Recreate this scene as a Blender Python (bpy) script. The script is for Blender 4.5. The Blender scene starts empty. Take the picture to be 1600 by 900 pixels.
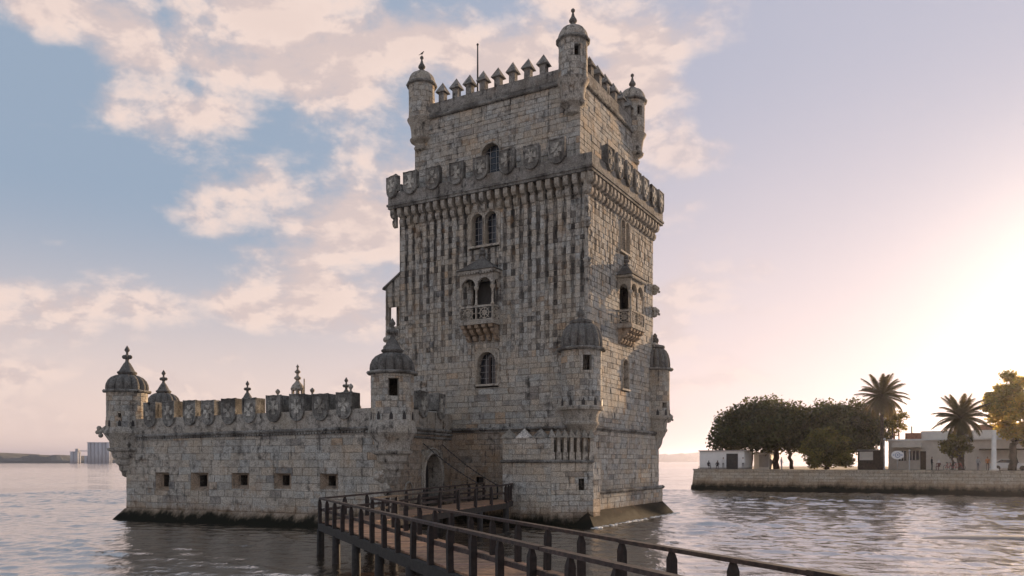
import bpy, math, random
from mathutils import Vector, Matrix, noise as mnoise

PI = math.pi
rng = random.Random(11)
scene = bpy.context.scene
COL = scene.collection

# ------------------------------------------------------------------ camera
F_PX, CX, HY, HC = 1231.0, 800.0, 721.0, 4.0      # focal length, optical axis and horizon of the 1600 px photograph, eye height
cam_data = bpy.data.cameras.new('camera')
cam_data.sensor_width = 36.0
cam_data.lens = F_PX / 1600.0 * 36.0
cam_data.shift_y = (HY - 450.0) / 1600.0
cam_data.clip_start = 0.1
cam_data.clip_end = 30000.0
cam = bpy.data.objects.new('camera', cam_data)
cam.location = (0, 0, HC)
cam.rotation_euler = (PI / 2, 0, 0)
COL.objects.link(cam)
scene.camera = cam

# ------------------------------------------------------------------ light
SUN_AZ, SUN_EL = math.radians(39.8), math.radians(6.8)   # azimuth from +Y towards +X
SUN_VEC = Vector((math.sin(SUN_AZ) * math.cos(SUN_EL), math.cos(SUN_AZ) * math.cos(SUN_EL), math.sin(SUN_EL)))
sun_data = bpy.data.lights.new('sun', 'SUN')
sun_data.energy = 5.0
sun_data.angle = math.radians(0.6)
sun_data.color = (1.0, 0.69, 0.42)
sun = bpy.data.objects.new('sun', sun_data)
sun.rotation_euler = (-SUN_VEC).to_track_quat('-Z', 'Y').to_euler()
sun.location = (60, 60, 40)
COL.objects.link(sun)

scene.view_settings.view_transform = 'Standard'
scene.view_settings.look = 'None'
scene.view_settings.gamma = 1.0
scene.view_settings.exposure = 0.5
scene.cycles.use_denoising = True
scene.cycles.max_bounces = 8
scene.cycles.volume_bounces = 0

def px_dir(px, py):
    return Vector(((px - CX) / F_PX, 1.0, (HY - py) / F_PX)).normalized()

world = bpy.data.worlds.new('World')
scene.world = world
world.use_nodes = True
class NT:
    """small helper that chains nodes"""
    def __init__(s, tree):
        s.t = tree
        s.L = tree.links
    def n(s, kind, props=None, **inp):
        nd = s.t.nodes.new(kind)
        for k, v in (props or {}).items():
            setattr(nd, k, v)
        for k, v in inp.items():
            s.set(nd, k, v)
        return nd
    def set(s, nd, k, v):
        sock = nd.inputs[int(k[1:])] if (k[0] == 'i' and k[1:].isdigit()) else nd.inputs[k.replace('_', ' ')]
        if hasattr(v, 'is_output') or isinstance(v, bpy.types.NodeSocket):
            s.L.new(v, sock)
        else:
            sock.default_value = v
    def math(s, op, a, b=0.0, clamp=False):
        return s.n('ShaderNodeMath', {'operation': op, 'use_clamp': clamp}, i0=a, i1=b).outputs[0]
    def vec(s, op, a, b=(0, 0, 0)):
        nd = s.n('ShaderNodeVectorMath', {'operation': op}, i0=a)
        s.set(nd, 'i1', b)
        return nd.outputs['Value'] if op in ('LENGTH', 'DOT_PRODUCT', 'DISTANCE') else nd.outputs[0]
    def ramp(s, fac, a, b, lo=0.0, hi=1.0, smooth=True):
        nd = s.n('ShaderNodeMapRange', {'interpolation_type': 'SMOOTHSTEP' if smooth else 'LINEAR'})
        for k, v in zip((0, 1, 2, 3, 4), (fac, a, b, lo, hi)):
            s.set(nd, 'i%d' % k, v)
        return nd.outputs[0]
    def mix(s, fac, a, b, mode='MIX'):
        nd = s.n('ShaderNodeMix', {'data_type': 'RGBA', 'blend_type': mode})
        s.set(nd, 'i0', fac)
        s.set(nd, 'i6', a)
        s.set(nd, 'i7', b)
        return nd.outputs[2]
    def noise(s, vec, scale, detail=4.0, rough=0.55, dist=0.0):
        return s.n('ShaderNodeTexNoise', Vector=vec, Scale=scale, Detail=detail, Roughness=rough, Distortion=dist).outputs['Fac']

def col(r, g, b):
    return (r, g, b, 1.0)

def srgb(r, g, b):
    f = lambda c: (c / 255 / 12.92) if c / 255 <= 0.04045 else ((c / 255 + 0.055) / 1.055) ** 2.4
    return (f(r), f(g), f(b), 1.0)

def build_world():
    nt = world.node_tree
    nt.nodes.clear()
    k = NT(nt)
    out = nt.nodes.new('ShaderNodeOutputWorld')
    bg = nt.nodes.new('ShaderNodeBackground')
    bg.inputs['Strength'].default_value = 0.12
    sky = k.n('ShaderNodeTexSky', {'sky_type': 'NISHITA', 'sun_disc': False, 'sun_elevation': SUN_EL,
                                   'sun_rotation': SUN_AZ, 'air_density': 1.0, 'dust_density': 3.0, 'ozone_density': 1.5})
    d = nt.nodes.new('ShaderNodeTexCoord').outputs['Generated']
    sep = k.n('ShaderNodeSeparateXYZ', Vector=d)
    z = sep.outputs['Z']
    S = SUN_VEC
    sd = k.vec('DOT_PRODUCT', d, (S.x, S.y, S.z))           # cosine to the sun
    # thin high veil: softens the clear sky to the pale evening tone, pinker low down, paler towards the sun
    veil = k.mix(k.ramp(z, 0.0, 0.31), VEIL_LOW, VEIL_HIGH)
    veil_s = k.mix(k.ramp(z, 0.02, 0.46), SUN_LOW, SUN_HIGH)
    veil = k.mix(k.ramp(sd, 0.52, 0.95), veil, veil_s)
    clear = k.vec('DIVIDE', sky.outputs[0], k.vec('ADD', k.vec('MULTIPLY', sky.outputs[0], (0.14, 0.14, 0.14)), (1.0, 1.0, 1.0)))   # soft shoulder close to the sun
    base = k.mix(VEIL_AMOUNT, clear, veil)
    glow = k.math('POWER', k.math('MAXIMUM', sd, 0.0), 95.0)
    gl = k.n('ShaderNodeMix', {'data_type': 'RGBA', 'blend_type': 'ADD'})
    k.set(gl, 'i0', glow); k.set(gl, 'i6', base); k.set(gl, 'i7', GLOW)
    base = gl.outputs[2]
    aureole = k.math('POWER', k.math('MAXIMUM', sd, 0.0), 520.0)     # bright ring of sky close round the low sun
    gl = k.n('ShaderNodeMix', {'data_type': 'RGBA', 'blend_type': 'ADD'})
    k.set(gl, 'i0', aureole); k.set(gl, 'i6', base); k.set(gl, 'i7', AUREOLE)
    base = gl.outputs[2]
    # clouds: one noise field all round, gathered where the photograph shows banks
    warp = k.n('ShaderNodeTexNoise', Vector=d, Scale=3.0, Detail=3.0, Roughness=0.5)
    dw = k.vec('ADD', d, k.vec('MULTIPLY', k.vec('SUBTRACT', warp.outputs['Color'], (0.5, 0.5, 0.5)), (0.10, 0.10, 0.06)))
    p = k.vec('MULTIPLY', dw, (1.0, 1.0, 1.75))
    n1 = k.noise(p, 10.5, 10.0, 0.57)
    n2 = k.noise(k.vec('ADD', p, (0.012, 0.008, -0.020)), 10.5, 10.0, 0.57)
    bias = None
    for (px, py, sw, sh, w) in CLOUDS:
        c = px_dir(px, py)
        e = k.vec('SUBTRACT', dw, (c.x, c.y, c.z))
        e = k.vec('MULTIPLY', e, (F_PX / sw, F_PX / sw, F_PX / sh))
        g = k.ramp(k.vec('LENGTH', e), 0.0, 1.5, w, 0.0)
        bias = g if bias is None else k.math('ADD', bias, g)
    dens = k.math('ADD', k.math('ADD', k.math('MULTIPLY', k.math('SUBTRACT', n1, 0.5), 1.5), 0.5), k.math('MULTIPLY', bias, 0.95))
    mask = k.ramp(dens, 0.47, 0.88)
    edge_far = k.ramp(sd, 0.80, 0.97, 1.0, 0.25)
    mask = k.math('MULTIPLY', k.math('MULTIPLY', mask, k.ramp(z, 0.0, 0.06)), edge_far)
    # light and shade inside the banks: denser below, lit from the low sun's side
    shade = k.ramp(k.math('SUBTRACT', n1, n2), -0.05, 0.06)
    thick = k.ramp(dens, 0.70, 1.15)
    cc = k.mix(shade, CLOUD_DARK, CLOUD_LIGHT)
    cc = k.mix(k.math('MULTIPLY', thick, 0.45), cc, CLOUD_MID)
    fin = k.mix(k.math('MULTIPLY', mask, 0.92), base, cc)
    k.L.new(fin, bg.inputs['Color'])
    k.L.new(bg.outputs[0], out.inputs['Surface'])

def sc_(c, m):
    return (c[0] * m, c[1] * m, c[2] * m, 1.0)
K = 1 / 0.12 / 2 ** 0.5
VEIL_AMOUNT = 0.90
VEIL_LOW = sc_(srgb(238, 212, 200), K * 1.2)
VEIL_HIGH = sc_(srgb(152, 169, 190), K * 1.08)
SUN_LOW = sc_(srgb(240, 218, 216), K * 1.08)
SUN_HIGH = sc_(srgb(190, 190, 208), K * 1.0)
GLOW = sc_((0.85, 0.61, 0.35), K)
AUREOLE = sc_((22.0, 15.5, 9.0), K)
CLOUD_LIGHT = sc_(srgb(246, 222, 210), K * 1.03)
CLOUD_DARK = sc_(srgb(218, 199, 195), K)
CLOUD_MID = sc_(srgb(232, 208, 198), K)
CLOUDS = [  # picture position, half-width, half-height, weight (positive gathers cloud, negative clears)
    (330, 20, 330, 55, 0.26), (60, 10, 200, 40, 0.22), (600, 95, 150, 75, 0.28), (480, 90, 130, 70, 0.24), (190, 150, 90, 42, 0.36), (345, 185, 85, 38, 0.36), (80, 185, 80, 14, 0.2), (240, 90, 90, 16, 0.18),
    (470, 345, 170, 70, 0.30), (560, 300, 80, 60, 0.22), (330, 350, 70, 30, 0.16), (420, 265, 140, 26, 0.12), (470, 200, 40, 20, 0.10),
    (80, 490, 150, 50, 0.34), (380, 480, 140, 42, 0.34), (530, 465, 120, 45, 0.30), (70, 590, 190, 22, 0.26), (300, 540, 160, 16, 0.16), (560, 390, 110, 50, 0.18),
    (900, 70, 180, 90, 0.30), (800, 90, 90, 60, 0.18), (1010, 140, 60, 120, 0.40), (1090, 240, 55, 46, 0.40), (1030, 260, 70, 70, 0.38), (980, 60, 70, 70, 0.2), (1060, 480, 100, 36, 0.32), (1165, 420, 55, 28, 0.30), (1060, 410, 70, 40, 0.22), (1100, 600, 140, 14, 0.26), (1180, 495, 70, 14, 0.2),
    (80, 110, 150, 42, -0.24), (50, 230, 110, 60, -0.20), (430, 215, 60, 24, -0.10), (120, 340, 200, 50, -0.14), (230, 260, 90, 22, -0.10), (770, 25, 60, 36, -0.30), (140, 290, 170, 70, -0.16), (520, 200, 90, 26, -0.12), (200, 400, 190, 50, -0.14), (280, 560, 240, 45, -0.10), (1250, 150, 260, 220, -0.20), (1350, 450, 240, 200, -0.18),
]
build_world()

class Frame:
    """a wall's own axes: x along it, y into it, z up; turns picture points into places on it"""
    def __init__(s, o, ang):
        s.o = Vector((o[0], o[1], 0))
        s.ang = ang
        s.X = Vector((math.cos(ang), math.sin(ang), 0))
        s.Y = Vector((-math.sin(ang), math.cos(ang), 0))
    def loc(s, p):
        d = p - s.o
        return Vector((d.dot(s.X), d.dot(s.Y), p.z))
    def world(s, x, y, z=0):
        return s.o + s.X * x + s.Y * y + Vector((0, 0, z))
    def hit(s, px, py, n, off):
        c = Vector((0, 0, HC))
        r = Vector(((px - CX) / F_PX, 1, (HY - py) / F_PX))
        t = ((s.o - c).dot(n) + off) / r.dot(n)
        return s.loc(c + r * t)
    def onY(s, px, py, y=0.0):
        return s.hit(px, py, s.Y, y)
    def onX(s, px, py, x=0.0):
        return s.hit(px, py, s.X, x)


# ------------------------------------------------------------------ materials
MAT = {}
def new_mat(name):
    m = bpy.data.materials.new(name)
    m.use_nodes = True
    m.node_tree.nodes.clear()
    MAT[name] = m
    k = NT(m.node_tree)
    out = m.node_tree.nodes.new('ShaderNodeOutputMaterial')
    bs = m.node_tree.nodes.new('ShaderNodeBsdfPrincipled')
    k.L.new(bs.outputs[0], out.inputs['Surface'])
    return m, k, bs, out

def stone_mat(name, base, warm, dark=(0.035, 0.032, 0.03, 1), streak=0.6, lichen=0.35, grime=0.4, tide=True, bump=0.5, tide_s=1.0, band=0.55, course=None, runs=None):
    m, k, bs, out = new_mat(name)
    pos = k.n('ShaderNodeNewGeometry').outputs['Position']
    tint = k.n('ShaderNodeAttribute', {'attribute_name': 'tint'}).outputs['Color']
    big = k.noise(pos, 0.55, 6.0, 0.6)
    mid = k.noise(pos, 2.6, 8.0, 0.65)
    fine = k.noise(pos, 16.0, 6.0, 0.7)
    c = k.mix(k.ramp(big, 0.40, 0.66), base, warm)
    rag = k.noise(pos, 3.6, 7.0, 0.72)
    tint = k.mix(k.math('MULTIPLY', k.ramp(rag, 0.48, 0.66), 0.5), tint, (0.92, 0.92, 0.92, 1))      # crust worn off in patches
    c = k.mix(1.0, c, tint, 'MULTIPLY')
    c = k.mix(k.ramp(fine, 0.30, 0.72), k.mix(1.0, c, (0.50, 0.49, 0.48, 1), 'MULTIPLY'), k.mix(1.0, c, (1.55, 1.53, 1.48, 1), 'MULTIPLY'))
    pit = k.noise(pos, 5.5, 7.0, 0.72)
    c = k.mix(k.math('MULTIPLY', k.ramp(pit, 0.60, 0.70), 0.45), c, dark)
    # black crust in blotches
    bl = k.math('MULTIPLY', k.ramp(mid, 0.44, 0.74), k.ramp(big, 0.70, 0.38))
    c = k.mix(k.math('MULTIPLY', bl, grime), c, dark)
    # run-off streaks
    sv = k.vec('MULTIPLY', pos, (1.0, 1.0, 0.09))
    st = k.noise(sv, 3.1, 5.0, 0.6)
    st = k.math('MULTIPLY', k.ramp(st, 0.53, 0.68), k.ramp(mid, 0.35, 0.6))
    c = k.mix(k.math('MULTIPLY', st, streak), c, dark)
    if runs:        # black run-off below each gap of the corbel table
        fr, pitch, u0 = runs
        rel = k.vec('SUBTRACT', pos, tuple(fr.o))
        u = k.vec('DOT_PRODUCT', rel, tuple(fr.X))
        zc_ = k.n('ShaderNodeSeparateXYZ', Vector=pos).outputs['Z']
        wob = k.math('MULTIPLY', k.math('SUBTRACT', k.noise(pos, 1.7, 4.0, 0.6), 0.5), 0.22)
        ph = k.math('MULTIPLY', k.math('ADD', k.math('SUBTRACT', u, u0), wob), 2 * PI / pitch)
        line = k.ramp(k.math('COSINE', ph), -0.05, 0.75)
        uz = k.n('ShaderNodeCombineXYZ', X=k.math('MULTIPLY', u, 2.3), Y=k.math('MULTIPLY', zc_, 0.42)).outputs[0]
        brk = k.ramp(k.noise(uz, 1.0, 6.0, 0.68), 0.38, 0.56)
        reach = k.ramp(k.math('ADD', zc_, k.math('MULTIPLY', k.math('SUBTRACT', k.noise(k.vec('MULTIPLY', uz, (1.0, 0.05, 0.0)), 0.9, 2.0), 0.5), 12.0)), 10.0, 18.5)
        nrm = k.vec('DOT_PRODUCT', k.n('ShaderNodeNewGeometry').outputs['Normal'], tuple(-fr.Y))
        face_ = k.math('MULTIPLY', k.math('GREATER_THAN', nrm, 0.5), k.math('LESS_THAN', zc_, 22.0))
        mask_ = k.math('MULTIPLY', k.math('MULTIPLY', line, brk), k.math('MULTIPLY', reach, face_))
        c = k.mix(k.math('MULTIPLY', mask_, 0.95), c, (0.028, 0.026, 0.024, 1))
    # ochre lichen
    li = k.noise(k.vec('ADD', pos, (31.0, 7.0, 3.0)), 0.9, 7.0, 0.62)
    c = k.mix(k.math('MULTIPLY', k.ramp(li, 0.56, 0.70), lichen), c, (0.30, 0.17, 0.075, 1))
    if course:      # courses of squared stone too far off to build one by one
        along = k.vec('DOT_PRODUCT', pos, (course[0], course[1], 0.0))
        up = k.n('ShaderNodeSeparateXYZ', Vector=pos).outputs['Z']
        uv = k.n('ShaderNodeCombineXYZ', X=along, Y=up).outputs[0]
        br = k.n('ShaderNodeTexBrick', Vector=uv, Scale=1.0)
        for nm, v in (('Color1', (1.15, 1.13, 1.1, 1)), ('Color2', (0.92, 0.9, 0.88, 1)), ('Mortar', (0.5, 0.48, 0.46, 1)), ('Mortar Size', 0.025), ('Brick Width', 1.3), ('Row Height', 0.42)):
            br.inputs[nm].default_value = v
        c = k.mix(1.0, c, br.outputs['Color'], 'MULTIPLY')
    if tide:
        z = k.n('ShaderNodeSeparateXYZ', Vector=pos).outputs['Z']
        zz = k.math('ADD', z, k.math('MULTIPLY', k.math('SUBTRACT', k.noise(k.vec('MULTIPLY', pos, (1.0, 1.0, 0.45)), 1.1, 7.0, 0.7), 0.5), 1.9))
        zz = k.math('MULTIPLY', zz, 1.0 / tide_s)
        c = k.mix(k.math('MULTIPLY', k.ramp(zz, 1.5, 0.7), band), c, (0.27, 0.165, 0.085, 1))
        c = k.mix(k.ramp(zz, 1.0, 0.30), c, (0.014, 0.014, 0.009, 1))
        wet = k.ramp(zz, 0.75, 0.3)
        k.set(bs, 'Roughness', k.ramp(wet, 0.0, 1.0, 0.9, 0.78, False))
    else:
        k.set(bs, 'Roughness', 0.9)
    k.set(bs, 'Base_Color', c)
    k.set(bs, 'Specular_IOR_Level', 0.08)
    h = k.math('ADD', k.math('MULTIPLY', fine, 0.5), k.math('MULTIPLY', mid, 0.8))
    b = k.n('ShaderNodeBump', Strength=bump, Distance=0.04, Height=h)
    k.L.new(b.outputs[0], bs.inputs['Normal'])
    return m

def plain_mat(name, base, rough=0.8, var=0.25, scale=6.0, metallic=0.0, tinted=False, bump=0.15, stretch=(1, 1, 1)):
    m, k, bs, out = new_mat(name)
    pos = k.n('ShaderNodeNewGeometry').outputs['Position']
    n = k.noise(k.vec('MULTIPLY', pos, stretch), scale, 6.0, 0.65)
    lo = (base[0] * (1 - var), base[1] * (1 - var), base[2] * (1 - var), 1)
    hi = (min(base[0] * (1 + var), 1), min(base[1] * (1 + var), 1), min(base[2] * (1 + var), 1), 1)
    c = k.mix(k.ramp(n, 0.3, 0.7), lo, hi)
    if tinted:
        c = k.mix(1.0, c, k.n('ShaderNodeAttribute', {'attribute_name': 'tint'}).outputs['Color'], 'MULTIPLY')
    k.set(bs, 'Base_Color', c)
    k.set(bs, 'Roughness', rough)
    k.set(bs, 'Metallic', metallic)
    b = k.n('ShaderNodeBump', Strength=bump, Distance=0.02, Height=n)
    k.L.new(b.outputs[0], bs.inputs['Normal'])
    return m

def leaf_mat(name, base, trans, amount=0.4):
    m, k, bs, out = new_mat(name)
    tint = k.n('ShaderNodeAttribute', {'attribute_name': 'tint'}).outputs['Color']
    k.set(bs, 'Base_Color', k.mix(1.0, base, tint, 'MULTIPLY'))
    k.set(bs, 'Roughness', 0.6)
    tr = k.n('ShaderNodeBsdfTranslucent', Color=k.mix(1.0, trans, tint, 'MULTIPLY'))
    mx = k.n('ShaderNodeMixShader', i0=amount)
    k.L.new(bs.outputs[0], mx.inputs[1])
    k.L.new(tr.outputs[0], mx.inputs[2])
    k.L.new(mx.outputs[0], out.inputs['Surface'])
    return m

stone_mat('ashlar', col(0.45, 0.43, 0.395), col(0.445, 0.395, 0.33), streak=0.8, lichen=0.38, grime=0.8, runs=(Frame((4.676, 49.2), math.radians(-29.4525)), 0.62, -14.6 - 0.30 + 0.31))
stone_mat('carved', col(0.42, 0.39, 0.35), col(0.37, 0.33, 0.275), streak=0.9, lichen=0.3, grime=1.0)
stone_mat('crusted', col(0.30, 0.29, 0.27), col(0.10, 0.093, 0.085), dark=(0.022, 0.021, 0.02, 1), streak=1.0, lichen=0.1, grime=1.0, bump=0.9)
stone_mat('weathered', col(0.30, 0.285, 0.265), col(0.20, 0.185, 0.165), streak=0.9, lichen=0.15, grime=1.0)
stone_mat('foot_stone', col(0.045, 0.034, 0.025), col(0.03, 0.024, 0.018), streak=0.9, lichen=0.3, grime=1.0, bump=0.8, band=0.0)
plain_mat('foam', (0.75, 0.74, 0.72), 0.6, 0.1, 8.0)
stone_mat('mortar', col(0.36, 0.34, 0.31), col(0.31, 0.28, 0.245), streak=0.6, lichen=0.3, grime=0.6)
stone_mat('dome_stone', col(0.19, 0.183, 0.172), col(0.12, 0.11, 0.10), streak=0.8, lichen=0.1, grime=0.85, tide=False)
stone_mat('bastion_ashlar', col(0.45, 0.425, 0.385), col(0.42, 0.38, 0.325), streak=0.65, lichen=0.35, grime=0.85)
stone_mat('quay_stone', col(0.45, 0.405, 0.34), col(0.41, 0.35, 0.275), streak=0.4, lichen=0.25, grime=0.35, bump=0.4, tide_s=1.35, course=(0.853, -0.522))
plain_mat('rail_wood', (0.042, 0.026, 0.020), 0.7, 0.7, 7.0, tinted=True, bump=0.8)
plain_mat('deck_wood', (0.32, 0.185, 0.115), 0.62, 0.35, 7.0, tinted=True, bump=0.4)
plain_mat('pile_wood', (0.028, 0.024, 0.020), 0.8, 0.4, 6.0, tinted=True, bump=0.4)
plain_mat('iron', (0.03, 0.027, 0.025), 0.6, 0.3, 12.0)
plain_mat('dark_timber', (0.030, 0.030, 0.030), 0.6, 0.4, 8.0, stretch=(6, 6, 0.4))
plain_mat('bark', (0.075, 0.055, 0.04), 0.9, 0.4, 5.0, bump=0.6)
plain_mat('plaster', (0.72, 0.67, 0.60), 0.85, 0.08, 1.5)
plain_mat('white_paint', (0.80, 0.78, 0.75), 0.6, 0.05, 2.0)
plain_mat('roof_grey', (0.33, 0.30, 0.27), 0.8, 0.15, 2.0)
plain_mat('roof_tile', (0.32, 0.15, 0.09), 0.8, 0.3, 3.0)
plain_mat('door_dark', (0.035, 0.033, 0.03), 0.6, 0.3, 4.0)
plain_mat('concrete', (0.42, 0.43, 0.45), 0.85, 0.2, 0.05, stretch=(1, 1, 0.3))
plain_mat('far_land', (0.075, 0.075, 0.055), 0.95, 0.5, 0.02)
plain_mat('ground', (0.20, 0.16, 0.11), 0.95, 0.3, 0.6)
plain_mat('sand', (0.13, 0.10, 0.075), 0.35, 0.3, 3.0, bump=0.3)
plain_mat('metal_pole', (0.42, 0.41, 0.40), 0.5, 0.1, 3.0)
plain_mat('rubber', (0.02, 0.02, 0.02), 0.8, 0.1, 3.0)
plain_mat('red_paint', (0.35, 0.05, 0.03), 0.4, 0.1, 3.0)
plain_mat('sign_blue', (0.05, 0.12, 0.30), 0.5, 0.1, 3.0)
plain_mat('feather', (0.05, 0.05, 0.055), 0.7, 0.3, 30.0)
leaf_mat('fig_leaf', (0.062, 0.070, 0.024, 1), (0.14, 0.12, 0.025, 1), 0.35)
leaf_mat('bush_leaf', (0.10, 0.10, 0.028, 1), (0.34, 0.27, 0.055, 1), 0.5)
leaf_mat('palm_leaf', (0.070, 0.065, 0.028, 1), (0.16, 0.11, 0.03, 1), 0.35)
leaf_mat('gold_leaf', (0.15, 0.14, 0.035, 1), (0.78, 0.64, 0.18, 1), 0.7)

def glass_mat():
    m, k, bs, out = new_mat('glass')
    k.set(bs, 'Base_Color', (0.018, 0.022, 0.03, 1))
    k.set(bs, 'Roughness', 0.12)
    pos = k.n('ShaderNodeNewGeometry').outputs['Position']
    b = k.n('ShaderNodeBump', Strength=0.12, Distance=0.02, Height=k.noise(pos, 2.0, 2.0))
    k.L.new(b.outputs[0], bs.inputs['Normal'])
glass_mat()

def water_mat():
    m, k, bs, out = new_mat('water')
    pos = k.n('ShaderNodeNewGeometry').outputs['Position']
    a = k.noise(k.vec('MULTIPLY', pos, (1.5, 0.8, 1.0)), 0.8, 5.0, 0.58, 0.35)
    b_ = k.noise(k.vec('MULTIPLY', k.vec('ADD', pos, (17.0, 5.0, 0.0)), (1.4, 0.9, 1.0)), 3.0, 4.0, 0.6, 0.3)
    c = k.noise(k.vec('MULTIPLY', pos, (0.4, 0.4, 1.0)), 0.5, 3.0, 0.5)
    h = k.math('ADD', k.math('MULTIPLY', a, 0.52), k.math('ADD', k.math('MULTIPLY', b_, 0.13), k.math('MULTIPLY', c, 0.35)))
    bp = k.n('ShaderNodeBump', Strength=WATER_BUMP, Distance=0.15, Height=h)
    k.set(bs, 'Base_Color', (0.050, 0.043, 0.033, 1))
    k.set(bs, 'Roughness', 0.07)
    k.set(bs, 'IOR', 1.5)
    k.L.new(bp.outputs[0], bs.inputs['Normal'])
    gls = k.n('ShaderNodeBsdfGlossy', Color=(0.92, 0.9, 0.88, 1), Roughness=0.08)
    k.L.new(bp.outputs[0], gls.inputs['Normal'])
    mx = k.n('ShaderNodeMixShader', i0=WATER_GLOSS)
    k.L.new(bs.outputs[0], mx.inputs[1])
    k.L.new(gls.outputs[0], mx.inputs[2])
    k.L.new(mx.outputs[0], out.inputs['Surface'])
WATER_GLOSS = 0.50
WATER_BUMP = 1.0
water_mat()

def haze_mat():
    m = bpy.data.materials.new('haze')
    m.use_nodes = True
    m.node_tree.nodes.clear()
    MAT['haze'] = m
    k = NT(m.node_tree)
    out = m.node_tree.nodes.new('ShaderNodeOutputMaterial')
    v = k.n('ShaderNodeVolumePrincipled', Color=(0.78, 0.80, 1.0, 1), Density=HAZE_DENSITY, Anisotropy=HAZE_ANISO)
    k.L.new(v.outputs[0], out.inputs['Volume'])
HAZE_DENSITY, HAZE_ANISO = 0.00010, 0.72
haze_mat()

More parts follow.
